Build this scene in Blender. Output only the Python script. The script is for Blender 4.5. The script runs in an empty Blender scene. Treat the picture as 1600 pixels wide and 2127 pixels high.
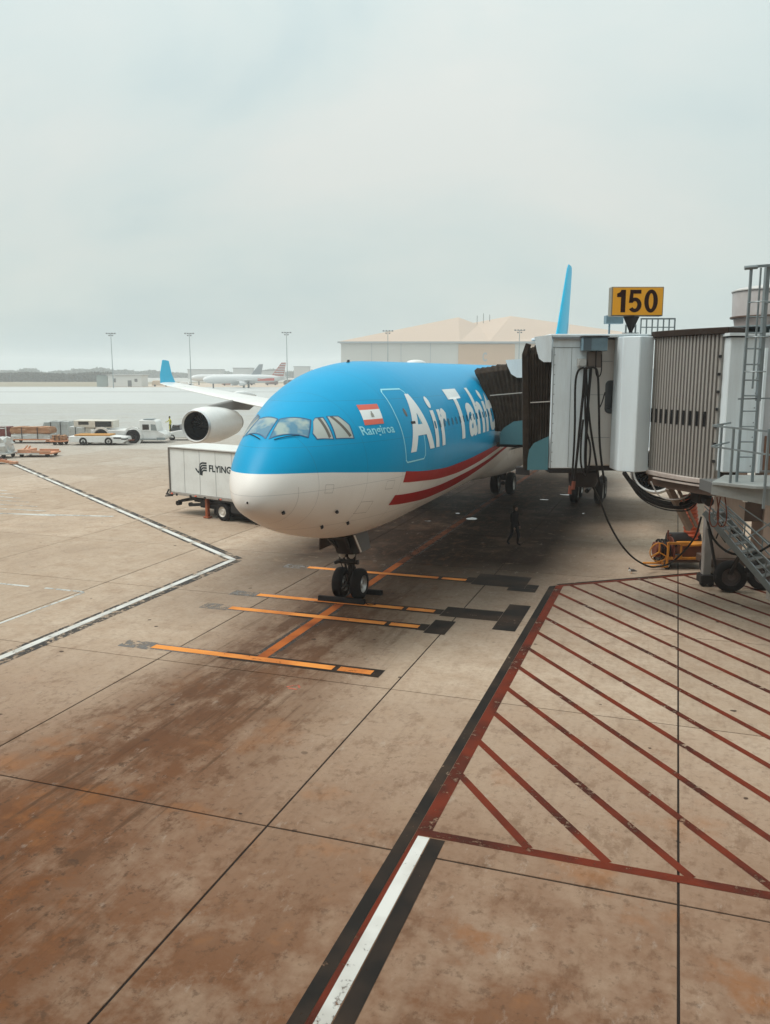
import bpy, bmesh, math, random
from mathutils import Vector, Matrix
R = math.radians
random.seed(7)
sc = bpy.context.scene
COL = sc.collection

# ------------------------------------------------------------------ camera
# world: +Y runs along the parking lead-in line towards the aircraft's tail, camera above the origin
H = 7.6
YAW = R(18.92)          # the view is turned this far to the left of +Y
cam_d = bpy.data.cameras.new("camera"); cam = bpy.data.objects.new("camera", cam_d); COL.objects.link(cam)
cam.location = (0, 0, H)
cam.rotation_euler = (R(90 - 9.46), 0, YAW)
cam_d.sensor_fit = 'VERTICAL'; cam_d.sensor_height = 36.0
cam_d.lens = 36.0 * 1750 / 2127
cam_d.clip_start = 0.1; cam_d.clip_end = 6000
sc.camera = cam

# ------------------------------------------------------------------ sky, sun, exposure
SUN_EL, SUN_AZ = 58, 245       # azimuth clockwise from +Y
world = bpy.data.worlds.new("World"); sc.world = world; world.use_nodes = True
wn = world.node_tree.nodes; wl = world.node_tree.links
for n in list(wn): wn.remove(n)
wout = wn.new('ShaderNodeOutputWorld'); bg = wn.new('ShaderNodeBackground'); bg.inputs['Strength'].default_value = 0.1
sky = wn.new('ShaderNodeTexSky'); sky.sky_type = 'NISHITA'; sky.sun_disc = False
sky.sun_elevation = R(SUN_EL); sky.sun_rotation = R(SUN_AZ); sky.air_density = 1.3; sky.dust_density = 3.0
wtc = wn.new('ShaderNodeTexCoord')
wmap = wn.new('ShaderNodeMapping'); wmap.inputs['Scale'].default_value = (1.0, 1.0, 2.2)
wl.new(wtc.outputs['Generated'], wmap.inputs['Vector'])
wno = wn.new('ShaderNodeTexNoise'); wno.inputs['Scale'].default_value = 1.9; wno.inputs['Detail'].default_value = 5; wno.inputs['Roughness'].default_value = 0.52
wno.inputs['Distortion'].default_value = 0.4
wl.new(wmap.outputs['Vector'], wno.inputs['Vector'])
wr = wn.new('ShaderNodeValToRGB')
wr.color_ramp.elements[0].position = 0.33; wr.color_ramp.elements[0].color = (3.75, 4.65, 4.75, 1)
wr.color_ramp.elements[1].position = 0.68; wr.color_ramp.elements[1].color = (5.45, 5.65, 5.3, 1)
e = wr.color_ramp.elements.new(0.50); e.color = (4.75, 5.35, 5.15, 1)
wl.new(wno.outputs['Fac'], wr.inputs['Fac'])
wmix = wn.new('ShaderNodeMix'); wmix.data_type = 'RGBA'; wmix.inputs['Factor'].default_value = 0.9
wl.new(sky.outputs['Color'], wmix.inputs['A']); wl.new(wr.outputs['Color'], wmix.inputs['B'])
wsep = wn.new('ShaderNodeSeparateXYZ'); wl.new(wtc.outputs['Generated'], wsep.inputs['Vector'])
wcl = wn.new('ShaderNodeClamp'); wl.new(wsep.outputs['Z'], wcl.inputs['Value'])
wpw = wn.new('ShaderNodeMath'); wpw.operation = 'POWER'; wpw.inputs[1].default_value = 1.6; wl.new(wcl.outputs['Result'], wpw.inputs[0])
wma = wn.new('ShaderNodeMath'); wma.operation = 'MULTIPLY_ADD'; wma.inputs[1].default_value = 1.15; wma.inputs[2].default_value = 0.95; wl.new(wpw.outputs[0], wma.inputs[0])
wsc = wn.new('ShaderNodeVectorMath'); wsc.operation = 'SCALE'; wl.new(wmix.outputs['Result'], wsc.inputs[0]); wl.new(wma.outputs[0], wsc.inputs['Scale'])
wl.new(wsc.outputs['Vector'], bg.inputs['Color']); wl.new(bg.outputs['Background'], wout.inputs['Surface'])

sun_d = bpy.data.lights.new("sun", 'SUN'); sun = bpy.data.objects.new("sun", sun_d); COL.objects.link(sun)
sun_d.energy = 1.5; sun_d.angle = R(28); sun_d.color = (1.0, 0.96, 0.9)
sd = Vector((math.sin(R(SUN_AZ)) * math.cos(R(SUN_EL)), math.cos(R(SUN_AZ)) * math.cos(R(SUN_EL)), math.sin(R(SUN_EL))))
sun.rotation_euler = (-sd).to_track_quat('-Z', 'Y').to_euler(); sun.location = (0, 0, 60)

sc.view_settings.view_transform = 'Standard'; sc.view_settings.look = 'None'
sc.view_settings.exposure = 0.43; sc.view_settings.gamma = 1.0; sc.view_settings.use_curve_mapping = False
sc.render.engine = 'CYCLES'
sc.cycles.use_denoising = True
sc.cycles.max_bounces = 8; sc.cycles.diffuse_bounces = 3; sc.cycles.glossy_bounces = 3; sc.cycles.volume_bounces = 1
sc.cycles.transparent_max_bounces = 8

# ------------------------------------------------------------------ materials
MATS = {}
def mat(name, col, rough=0.5, metal=0.0, var=0.12, scale=3.0, dirt=None, dirt_amt=0.0, bump=0.0, coat=0.0, spec=0.5, dscale=None, stretch=(1, 1, 1), emit=None):
    """procedural paint / metal / rubber: two noise scales of colour change, optional dirt, fine relief"""
    if name in MATS: return MATS[name]
    if max(col) < 0.07 and spec == 0.5: spec = 0.15      # rubber, fabric, sooty metal: hardly any sheen
    m = bpy.data.materials.new(name); m.use_nodes = True; MATS[name] = m
    nt = m.node_tree; N = nt.nodes; Lk = nt.links; p = N['Principled BSDF']
    tc = N.new('ShaderNodeTexCoord'); mp = N.new('ShaderNodeMapping'); mp.inputs['Scale'].default_value = stretch
    Lk.new(tc.outputs['Object'], mp.inputs['Vector'])
    n1 = N.new('ShaderNodeTexNoise'); n1.inputs['Scale'].default_value = scale; n1.inputs['Detail'].default_value = 6; n1.inputs['Roughness'].default_value = 0.6
    Lk.new(mp.outputs['Vector'], n1.inputs['Vector'])
    mx = N.new('ShaderNodeMix'); mx.data_type = 'RGBA'
    mx.inputs['A'].default_value = (*[c * (1 - var) for c in col], 1); mx.inputs['B'].default_value = (*[min(1, c * (1 + var)) for c in col], 1)
    Lk.new(n1.outputs['Fac'], mx.inputs['Factor']); last = mx.outputs['Result']
    if dirt:
        n2 = N.new('ShaderNodeTexNoise'); n2.inputs['Scale'].default_value = dscale or scale * 0.6; n2.inputs['Detail'].default_value = 8; n2.inputs['Roughness'].default_value = 0.7
        Lk.new(mp.outputs['Vector'], n2.inputs['Vector'])
        r2 = N.new('ShaderNodeMapRange'); r2.inputs['From Min'].default_value = 0.45; r2.inputs['From Max'].default_value = 0.75; r2.inputs['To Max'].default_value = dirt_amt
        Lk.new(n2.outputs['Fac'], r2.inputs['Value'])
        m2 = N.new('ShaderNodeMix'); m2.data_type = 'RGBA'; m2.inputs['B'].default_value = (*dirt, 1)
        Lk.new(r2.outputs['Result'], m2.inputs['Factor']); Lk.new(last, m2.inputs['A']); last = m2.outputs['Result']
    Lk.new(last, p.inputs['Base Color'])
    rr = N.new('ShaderNodeMapRange'); rr.inputs['To Min'].default_value = max(0.02, rough - 0.08); rr.inputs['To Max'].default_value = min(1, rough + 0.08)
    Lk.new(n1.outputs['Fac'], rr.inputs['Value']); Lk.new(rr.outputs['Result'], p.inputs['Roughness'])
    p.inputs['Metallic'].default_value = metal; p.inputs['Coat Weight'].default_value = coat; p.inputs['Coat Roughness'].default_value = 0.15
    p.inputs['Specular IOR Level'].default_value = spec
    if bump > 0:
        n3 = N.new('ShaderNodeTexNoise'); n3.inputs['Scale'].default_value = scale * 8; n3.inputs['Detail'].default_value = 4
        Lk.new(mp.outputs['Vector'], n3.inputs['Vector'])
        b = N.new('ShaderNodeBump'); b.inputs['Strength'].default_value = bump; b.inputs['Distance'].default_value = 0.02
        Lk.new(n3.outputs['Fac'], b.inputs['Height']); Lk.new(b.outputs['Normal'], p.inputs['Normal'])
    if emit:
        p.inputs['Emission Color'].default_value = (*emit[0], 1); p.inputs['Emission Strength'].default_value = emit[1]
    return m

WHITE = mat('white_paint', (0.74, 0.74, 0.72), 0.35, dirt=(0.36, 0.30, 0.24), dirt_amt=0.35, scale=1.2)
PLANEWHITE = mat('aircraft_white', (0.78, 0.77, 0.74), 0.3, dirt=(0.45, 0.40, 0.34), dirt_amt=0.3, scale=0.6, coat=0.3)
LIVERYBLUE = mat('livery_blue', (0.010, 0.30, 0.62), 0.3, coat=0.4, var=0.05, scale=0.8)
LETTER = mat('letter_white', (0.82, 0.85, 0.84), 0.35, var=0.05)
NAMECYAN = mat('name_cyan', (0.30, 0.74, 0.86), 0.4, var=0.05)
LIVERYRED = mat('livery_red', (0.40, 0.008, 0.006), 0.45, var=0.08, spec=.25)
FLAGRED = mat('flag_red', (0.72, 0.12, 0.07), 0.4, var=0.05)
GOLD = mat('emblem_gold', (0.45, 0.36, 0.18), 0.5)
TYRE = mat('tyre_rubber', (0.018, 0.016, 0.016), 0.75, var=0.3, bump=0.2, scale=5)
RIM = mat('rim_metal', (0.55, 0.54, 0.52), 0.4, metal=0.6, dirt=(0.1, 0.08, 0.07), dirt_amt=0.6)
DARK = mat('dark_metal', (0.035, 0.032, 0.032), 0.5, var=0.3)
GEARMETAL = mat('gear_metal', (0.06, 0.055, 0.052), 0.45, metal=0.4, dirt=(0.03, 0.025, 0.02), dirt_amt=0.8)
BLACKHOLE = mat('inlet_black', (0.008, 0.008, 0.009), 0.6)
ALU = mat('bare_aluminium', (0.62, 0.62, 0.62), 0.35, metal=0.8)
BRIDGEGREY = mat('bridge_grey', (0.76, 0.84, 0.87), 0.5, dirt=(0.30, 0.27, 0.23), dirt_amt=0.5, scale=0.9, stretch=(1.3, 1.3, 0.2))
BRIDGEDIRTY = mat('bridge_dirty', (0.60, 0.57, 0.53), 0.55, dirt=(0.22, 0.17, 0.12), dirt_amt=0.6, scale=0.9, stretch=(1.4, 1.4, 0.22))
TEAL = mat('teal_panel', (0.06, 0.17, 0.20), 0.5, var=0.1)
BELLOWS = mat('bellows_fabric', (0.034, 0.024, 0.017), 0.8, var=0.35, scale=6, dirt=(0.085, 0.06, 0.044), dirt_amt=0.5, bump=0.3)
SLAT = mat('slat_metal', (0.30, 0.28, 0.255), 0.55, dirt=(0.15, 0.125, 0.10), dirt_amt=0.6, scale=1.5, stretch=(1, 1, 0.2))
EAVE = mat('eave_brown', (0.035, 0.022, 0.016), 0.6, var=0.3)
BLUEBOX = mat('cabinet_blue', (0.16, 0.25, 0.30), 0.5, dirt=(0.05, 0.07, 0.08), dirt_amt=0.5)
GALV = mat('galvanised', (0.24, 0.28, 0.29), 0.45, metal=0.35, dirt=(0.14, 0.15, 0.15), dirt_amt=0.5, scale=4)
LANDINGG = mat('landing_grey', (0.27, 0.29, 0.28), 0.55, dirt=(0.16, 0.14, 0.12), dirt_amt=0.5)
HOSE = mat('hose_black', (0.016, 0.014, 0.013), 0.55, var=0.3)
TAN = mat('column_tan', (0.50, 0.38, 0.31), 0.6, dirt=(0.18, 0.11, 0.08), dirt_amt=0.6, scale=1.2, stretch=(1, 1, .3))
BROWN = mat('beam_brown', (0.10, 0.060, 0.042), 0.6, dirt=(0.05, 0.03, 0.02), dirt_amt=0.5)
SIGNYEL = mat('sign_yellow', (0.93, 0.42, 0.02), 0.45, var=0.06)
SIGNFRAME = mat('sign_frame', (0.22, 0.20, 0.15), 0.5)
SIGNBLK = mat('sign_black', (0.03, 0.010, 0.008), 0.5)
EQYEL = mat('equipment_yellow', (0.78, 0.31, 0.035), 0.5, dirt=(0.20, 0.09, 0.03), dirt_amt=0.6, scale=3)
DUCTRED = mat('duct_red', (0.52, 0.10, 0.035), 0.65, dirt=(0.2, 0.05, 0.02), dirt_amt=0.6)
OXIDE = mat('red_oxide', (0.16, 0.04, 0.02), 0.6)
TRUCKWHITE = mat('truck_white', (0.74, 0.76, 0.74), 0.45, dirt=(0.42, 0.40, 0.37), dirt_amt=0.4, scale=0.8)
TRUCKORANGE = mat('stabiliser_orange', (0.34, 0.075, 0.02), 0.6, dirt=(.05, .02, .01), dirt_amt=.7)
LOGO = mat('logo_black', (0.02, 0.03, 0.035), 0.5)
CARDBOARD = mat('cargo_brown', (0.36, 0.17, 0.08), 0.7, dirt=(0.5, 0.35, 0.22), dirt_amt=0.7, scale=2.5, bump=0.4)
WRAP = mat('cargo_wrap', (0.55, 0.56, 0.54), 0.35, dirt=(0.25, 0.22, 0.18), dirt_amt=0.6, scale=2.0, bump=0.5)
CONTRED = mat('container_red', (0.16, 0.035, 0.03), 0.6)
DOLLYOR = mat('dolly_orange', (0.55, 0.22, 0.10), 0.6, dirt=(0.3, 0.2, 0.15), dirt_amt=0.6)
CARGLASS = mat('vehicle_glass', (0.02, 0.022, 0.024), 0.12, spec=0.8)
CLOTHDK = mat('clothes_dark', (0.008, 0.007, 0.008), 0.85)
CLOTHHI = mat('vest_yellow', (0.45, 0.42, 0.06), 0.8)
SKIN = mat('skin', (0.16, 0.085, 0.055), 0.6)
HAIR = mat('hair', (0.02, 0.015, 0.012), 0.7)
HANGAR = mat('hangar_wall', (0.55, 0.53, 0.49), 0.7, var=0.05, scale=0.1)
HANGARROOF = mat('hangar_roof', (0.46, 0.35, 0.27), 0.7, var=0.06, scale=0.1)
HANGARDOOR = mat('hangar_door', (0.54, 0.37, 0.25), 0.7, var=0.05, scale=0.2)
FARGREY = mat('far_grey', (0.42, 0.41, 0.39), 0.7)
FARDARK = mat('far_dark', (0.10, 0.10, 0.10), 0.6)
FARTAN = mat('far_tan', (0.55, 0.42, 0.30), 0.7)
LEAF = mat('foliage', (0.040, 0.036, 0.020), 0.8, var=0.5, scale=0.4)
WOODCOL = mat('far_foliage', (0.060, 0.072, 0.050), 0.85, var=0.4, scale=0.1)
BIRDGREY = mat('bird_grey', (0.10, 0.09, 0.085), 0.7)
BIRDWHITE = mat('bird_white', (0.6, 0.58, 0.55), 0.7)

def glass_pane():
    m = bpy.data.materials.new('cockpit_glass'); m.use_nodes = True; N = m.node_tree.nodes; Lk = m.node_tree.links; p = N['Principled BSDF']
    tc = N.new('ShaderNodeTexCoord'); n = N.new('ShaderNodeTexNoise'); n.inputs['Scale'].default_value = 2.6; n.inputs['Detail'].default_value = 2
    Lk.new(tc.outputs['Object'], n.inputs['Vector'])
    r = N.new('ShaderNodeValToRGB'); r.color_ramp.elements[0].position = .40; r.color_ramp.elements[0].color = (0.015, 0.15, 0.25, 1)
    r.color_ramp.elements[1].position = .60; r.color_ramp.elements[1].color = (0.27, 0.35, 0.32, 1)  # mottled colour paints the terminal's cream reflection into the glass
    Lk.new(n.outputs['Fac'], r.inputs['Fac']); Lk.new(r.outputs['Color'], p.inputs['Base Color'])
    p.inputs['Roughness'].default_value = 0.08; p.inputs['Coat Weight'].default_value = 1.0; p.inputs['Coat Roughness'].default_value = 0.03
    return m
COCKPIT = glass_pane()
PANEREFLECT = mat('cream_reflection', (0.36, 0.39, 0.35), 0.35, coat=1.0, var=0.1, scale=2)  # side panes: pale reflection painted in as base colour

# --- aircraft skin: blue above a curved border, white below (the real paint scheme)
def livery():
    m = bpy.data.materials.new('fuselage_paint'); m.use_nodes = True; N = m.node_tree.nodes; Lk = m.node_tree.links; p = N['Principled BSDF']
    tc = N.new('ShaderNodeTexCoord'); sx = N.new('ShaderNodeSeparateXYZ'); Lk.new(tc.outputs['Object'], sx.inputs['Vector'])
    d = N.new('ShaderNodeMath'); d.operation = 'DIVIDE'; d.inputs[1].default_value = 64.0; Lk.new(sx.outputs['Y'], d.inputs[0])
    fc = N.new('ShaderNodeFloatCurve'); c = fc.mapping.curves[0]
    # border height above ground, scaled by 10 m
    pts = [(0.3, 5.01), (1.4, 4.965), (2.9, 4.83), (5.3, 4.60), (7.5, 4.36), (10.1, 4.23), (12.3, 4.22), (16.0, 4.31), (20, 4.45), (30, 5.0), (45, 6.2), (64, 7.0)]
    c.points[0].location = (pts[0][0] / 64, pts[0][1] / 10); c.points[1].location = (1.0, pts[-1][1] / 10)
    for s_, z_ in pts[1:-1]: c.points.new(s_ / 64, z_ / 10)
    fc.mapping.update(); Lk.new(d.outputs[0], fc.inputs['Value'])
    z10 = N.new('ShaderNodeMath'); z10.operation = 'DIVIDE'; z10.inputs[1].default_value = 10.0; Lk.new(sx.outputs['Z'], z10.inputs[0])
    gt = N.new('ShaderNodeMath'); gt.operation = 'GREATER_THAN'; Lk.new(z10.outputs[0], gt.inputs[0]); Lk.new(fc.outputs['Value'], gt.inputs[1])
    n = N.new('ShaderNodeTexNoise'); n.inputs['Scale'].default_value = 0.7; n.inputs['Detail'].default_value = 7; n.inputs['Roughness'].default_value = .65
    Lk.new(tc.outputs['Object'], n.inputs['Vector'])
    wmx = N.new('ShaderNodeMix'); wmx.data_type = 'RGBA'; wmx.inputs['A'].default_value = (0.76, 0.71, 0.65, 1); wmx.inputs['B'].default_value = (0.88, 0.86, 0.82, 1); Lk.new(n.outputs['Fac'], wmx.inputs['Factor'])
    bmx = N.new('ShaderNodeMix'); bmx.data_type = 'RGBA'; bmx.inputs['A'].default_value = (0.0, 0.285, 0.54, 1); bmx.inputs['B'].default_value = (0.0, 0.345, 0.62, 1); Lk.new(n.outputs['Fac'], bmx.inputs['Factor'])
    fm = N.new('ShaderNodeMix'); fm.data_type = 'RGBA'; Lk.new(gt.outputs[0], fm.inputs['Factor']); Lk.new(wmx.outputs['Result'], fm.inputs['A']); Lk.new(bmx.outputs['Result'], fm.inputs['B'])
    Lk.new(fm.outputs['Result'], p.inputs['Base Color'])
    p.inputs['Roughness'].default_value = 0.36; p.inputs['Specular IOR Level'].default_value = 0.12
    # riveted panel seams: frames every 1.6 m and lap joints along the sides
    def line_mask(src, period, width, shift=0.0):
        a = N.new('ShaderNodeMath'); a.operation = 'ADD'; a.inputs[1].default_value = shift; Lk.new(src, a.inputs[0])
        f = N.new('ShaderNodeMath'); f.operation = 'PINGPONG'; f.inputs[1].default_value = period / 2; Lk.new(a.outputs[0], f.inputs[0])
        l = N.new('ShaderNodeMath'); l.operation = 'LESS_THAN'; l.inputs[1].default_value = width; Lk.new(f.outputs[0], l.inputs[0]); return l.outputs[0]
    seam = N.new('ShaderNodeMath'); seam.operation = 'MAXIMUM'; Lk.new(line_mask(sx.outputs['Y'], 1.85, .007, .35), seam.inputs[0]); Lk.new(line_mask(sx.outputs['Z'], 1.15, .006, .12), seam.inputs[1])
    sm_ = N.new('ShaderNodeMath'); sm_.operation = 'MULTIPLY'; sm_.inputs[1].default_value = .30; Lk.new(seam.outputs[0], sm_.inputs[0])
    sk_ = N.new('ShaderNodeMix'); sk_.data_type = 'RGBA'; sk_.inputs['B'].default_value = (0.05, 0.07, 0.09, 1); Lk.new(sm_.outputs[0], sk_.inputs['Factor']); Lk.new(fm.outputs['Result'], sk_.inputs['A']); Lk.new(sk_.outputs['Result'], p.inputs['Base Color'])
    # skin ripple: faint panel waviness
    w = N.new('ShaderNodeTexWave'); w.bands_direction = 'Y'; w.inputs['Scale'].default_value = 0.6; w.inputs['Distortion'].default_value = 1.5
    Lk.new(tc.outputs['Object'], w.inputs['Vector'])
    b = N.new('ShaderNodeBump'); b.inputs['Strength'].default_value = 0.03; b.inputs['Distance'].default_value = 0.03
    Lk.new(w.outputs['Fac'], b.inputs['Height']); Lk.new(b.outputs['Normal'], p.inputs['Normal'])
    return m
LIVERY = livery()

# --- apron concrete: everything in world metres; stains follow tyres and oil, some shade is painted in
def concrete(name, slab=True):
    m = bpy.data.materials.new(name); m.use_nodes = True; N = m.node_tree.nodes; Lk = m.node_tree.links; p = N['Principled BSDF']
    geo = N.new('ShaderNodeNewGeometry'); pos = geo.outputs['Position']
    def noise(scale, detail=6, rough=.6, stretch=None, dist=0.0):
        n = N.new('ShaderNodeTexNoise'); n.inputs['Scale'].default_value = scale; n.inputs['Detail'].default_value = detail; n.inputs['Roughness'].default_value = rough; n.inputs['Distortion'].default_value = dist
        if stretch:
            mp = N.new('ShaderNodeMapping'); mp.inputs['Scale'].default_value = stretch; Lk.new(pos, mp.inputs['Vector']); Lk.new(mp.outputs['Vector'], n.inputs['Vector'])
        else: Lk.new(pos, n.inputs['Vector'])
        return n.outputs['Fac']
    def rng(v, a, b, c=0.0, d=1.0):
        r = N.new('ShaderNodeMapRange'); r.inputs['From Min'].default_value = a; r.inputs['From Max'].default_value = b; r.inputs['To Min'].default_value = c; r.inputs['To Max'].default_value = d
        Lk.new(v, r.inputs['Value']); return r.outputs['Result']
    def op(o, a, b=None):
        n = N.new('ShaderNodeMath'); n.operation = o
        for i, q in enumerate((a, b)):
            if q is None: continue
            if isinstance(q, (int, float)): n.inputs[i].default_value = q
            else: Lk.new(q, n.inputs[i])
        return n.outputs[0]
    def mix(f, a, b):
        n = N.new('ShaderNodeMix'); n.data_type = 'RGBA'
        if isinstance(f, float): n.inputs['Factor'].default_value = f
        else: Lk.new(f, n.inputs['Factor'])
        for k, q in (('A', a), ('B', b)):
            if isinstance(q, tuple): n.inputs[k].default_value = (*q, 1)
            else: Lk.new(q, n.inputs[k])
        return n.outputs['Result']
    sx = N.new('ShaderNodeSeparateXYZ'); Lk.new(pos, sx.inputs['Vector']); X, Y = sx.outputs['X'], sx.outputs['Y']
    big = noise(0.22, 5); mid = noise(1.1, 8, .68); fine = noise(7, 8, .7); streak = noise(1.0, 9, .68, (1.5, .45, 1), .1)
    base = mix(rng(Y, 42, 80), mix(rng(mid, .3, .7), (0.385, 0.280, 0.200), (0.53, 0.425, 0.330)), mix(rng(mid, .3, .7), (0.38, 0.37, 0.335), (0.48, 0.475, 0.445))) if slab else mix(rng(mid, .3, .7), (0.37, 0.375, 0.355), (0.45, 0.46, 0.44))  # warm dirt nearby; distant wet sheen painted in as cooler grey
    base = mix(op('MULTIPLY', rng(fine, .46, .70), .40), base, (0.21, 0.15, 0.10))
    if slab:
        oi = N.new('ShaderNodeObjectInfo'); base = mix(op('MULTIPLY', oi.outputs['Random'], .42), base, (0.30, 0.22, 0.155))
    # brown rubber-and-oil lane under the aircraft's path
    lane = rng(op('ABSOLUTE', op('ADD', X, 9.7)), 3.3, 1.0)
    fade = rng(Y, 40, 22, .45, 1)
    lane_m = op('MULTIPLY', op('MULTIPLY', lane, fade), rng(op('ADD', op('MULTIPLY', streak, .55), op('MULTIPLY', mid, .45)), .27, .53))
    base = mix(op('MULTIPLY', lane_m, .90), base, (0.100, 0.042, 0.019))
    core = rng(op('ABSOLUTE', op('ADD', X, 10.2)), 1.3, .2)
    core_m = op('MULTIPLY', op('MULTIPLY', core, rng(Y, 33, 24)), rng(streak, .40, .62))
    base = mix(op('MULTIPLY', core_m, .6), base, (0.055, 0.032, 0.022))
    # oil stain under the fuselage, darkened to paint in the aircraft's shade
    oil_shade = op('MULTIPLY', rng(op('ABSOLUTE', op('ADD', X, 9.7)), 8.6, 4.8), op('MULTIPLY', rng(Y, 20.5, 33), rng(Y, 70, 60)))
    base = mix(op('MULTIPLY', op('MULTIPLY', oil_shade, rng(mid, .10, .40)), .985), base, (0.018, 0.009, 0.005))
    # rust-brown dirt by the terminal, darkened to paint in the foreground shade
    near = rng(Y, 20.0, 8.5)
    near_m = op('MULTIPLY', near, rng(op('ADD', op('MULTIPLY', big, .5), op('MULTIPLY', mid, .5)), .27, .52))
    base = mix(op('MULTIPLY', near_m, .92), base, (0.140, 0.054, 0.021))
    gen = rng(op('ADD', op('MULTIPLY', big, .6), op('MULTIPLY', mid, .4)), .52, .70)
    base = mix(op('MULTIPLY', gen, .5), base, (0.19, 0.115, 0.07))
    # sharp-edged blotches, smears and pale scrapes in the concrete skin
    wet = op('ADD', op('ADD', op('MULTIPLY', lane, .60), op('MULTIPLY', near, .50)), .20)
    bl1 = rng(noise(1.7, 10, .74, (1.0, .6, 1), .1), .53, .61)
    base = mix(op('MULTIPLY', op('MULTIPLY', bl1, wet), .80), base, (0.115, 0.056, 0.030))
    bl2 = rng(noise(4.5, 9, .74), .55, .62)
    base = mix(op('MULTIPLY', op('MULTIPLY', bl2, wet), .75), base, (0.080, 0.045, 0.028))
    rust = op('MULTIPLY', near, rng(noise(.55, 6, .62), .56, .68))
    base = mix(op('MULTIPLY', rust, .62), base, (0.30, 0.115, 0.035))
    scuff = op('MULTIPLY', rng(noise(1.0, 7, .66, (5.0, .28, 1)), .54, .66), op('ADD', op('MULTIPLY', lane, .75), .12))
    base = mix(op('MULTIPLY', scuff, .8), base, (0.070, 0.036, 0.020))
    sc1 = rng(noise(2.4, 9, .76, (1.5, .6, 1), 0.0), .585, .66)
    base = mix(op('MULTIPLY', sc1, .22), base, (0.45, 0.40, 0.34))
    # dropped-oil spots
    vo = N.new('ShaderNodeTexVoronoi'); vo.inputs['Scale'].default_value = 2.0; vo.inputs['Randomness'].default_value = 1.0
    wv = N.new('ShaderNodeMix'); wv.data_type = 'VECTOR'; wv.inputs['Factor'].default_value = 0.10
    nz = N.new('ShaderNodeTexNoise'); nz.inputs['Scale'].default_value = 5; Lk.new(pos, nz.inputs['Vector']); Lk.new(pos, wv.inputs['A']); Lk.new(nz.outputs['Color'], wv.inputs['B']); Lk.new(wv.outputs['Result'], vo.inputs['Vector'])
    sp = N.new('ShaderNodeSeparateColor'); Lk.new(vo.outputs['Color'], sp.inputs['Color'])
    rad = op('MULTIPLY', op('POWER', sp.outputs['Red'], 4.0), .13)
    spot = rng(op('SUBTRACT', vo.outputs['Distance'], rad), .018, -.012)
    spot = op('MULTIPLY', spot, rng(sp.outputs['Green'], .30, .6, .30, .95))
    spot = op('MULTIPLY', spot, op('GREATER_THAN', sp.outputs['Red'], .30))
    base = mix(spot, base, (0.060, 0.038, 0.028))
    Lk.new(base, p.inputs['Base Color'])
    ro = rng(op('ADD', op('MULTIPLY', big, .5), op('MULTIPLY', mid, .5)), .3, .7, .80, .60)
    Lk.new(ro, p.inputs['Roughness']); p.inputs['Specular IOR Level'].default_value = 0.06
    b = N.new('ShaderNodeBump'); b.inputs['Strength'].default_value = 0.25; b.inputs['Distance'].default_value = 0.01
    Lk.new(op('ADD', fine, op('MULTIPLY', mid, .6)), b.inputs['Height']); Lk.new(b.outputs['Normal'], p.inputs['Normal'])
    return m
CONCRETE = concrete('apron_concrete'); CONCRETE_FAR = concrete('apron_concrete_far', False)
SEAL = mat('joint_sealant', (0.020, 0.014, 0.011), 0.8)
GRASS = mat('dry_grass', (0.24, 0.20, 0.13), 0.9, scale=.05, var=.2)
ASPH = mat('taxiway_asphalt', (0.34, 0.34, 0.33), 0.6, scale=.1)
PALE = mat('pale_concrete', (0.44, 0.45, 0.435), 0.55, scale=.08)

def paint(name, col, wear=0.5, col2=None):
    """road paint, worn through in flakes"""
    m = bpy.data.materials.new(name); m.use_nodes = True; N = m.node_tree.nodes; Lk = m.node_tree.links; p = N['Principled BSDF']
    geo = N.new('ShaderNodeNewGeometry')
    n = N.new('ShaderNodeTexNoise'); n.inputs['Scale'].default_value = 5; n.inputs['Detail'].default_value = 9; n.inputs['Roughness'].default_value = .72
    n2 = N.new('ShaderNodeTexNoise'); n2.inputs['Scale'].default_value = .9; n2.inputs['Detail'].default_value = 3
    Lk.new(geo.outputs['Position'], n.inputs['Vector']); Lk.new(geo.outputs['Position'], n2.inputs['Vector'])
    mx = N.new('ShaderNodeMix'); mx.data_type = 'RGBA'; mx.inputs['A'].default_value = (*col, 1); mx.inputs['B'].default_value = (*(col2 or tuple(c * .55 for c in col)), 1)
    r0 = N.new('ShaderNodeMapRange'); r0.inputs['From Min'].default_value = .42; r0.inputs['From Max'].default_value = .66; Lk.new(n2.outputs['Fac'], r0.inputs['Value'])
    Lk.new(r0.outputs['Result'], mx.inputs['Factor']); Lk.new(mx.outputs['Result'], p.inputs['Base Color'])
    p.inputs['Roughness'].default_value = .7; p.inputs['Specular IOR Level'].default_value = .12
    s = N.new('ShaderNodeMath'); s.operation = 'ADD'; Lk.new(n.outputs['Fac'], s.inputs[0])
    h = N.new('ShaderNodeMath'); h.operation = 'MULTIPLY'; h.inputs[1].default_value = .45; Lk.new(n2.outputs['Fac'], h.inputs[0]); Lk.new(h.outputs[0], s.inputs[1])
    r = N.new('ShaderNodeMapRange'); r.inputs['From Min'].default_value = 1.10 - wear * .38; r.inputs['From Max'].default_value = 1.00 - wear * .38
    Lk.new(s.outputs[0], r.inputs['Value']); Lk.new(r.outputs['Result'], p.inputs['Alpha'])
    return m
P_RED = paint('paint_red', (0.135, 0.022, 0.009), .52, (0.055, 0.015, 0.009))
P_BLACK = paint('paint_black', (0.016, 0.013, 0.011), .40, (0.04, 0.026, 0.018))
P_BLACKW = paint('paint_black_worn', (0.05, 0.045, 0.042), .80, (0.09, 0.08, 0.07))
P_GHOST = paint('paint_ghost', (0.16, 0.15, 0.14), .85, (0.20, 0.18, 0.16))
P_WHITE = paint('paint_white', (0.62, 0.61, 0.575), .50, (0.44, 0.42, 0.38))
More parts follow.
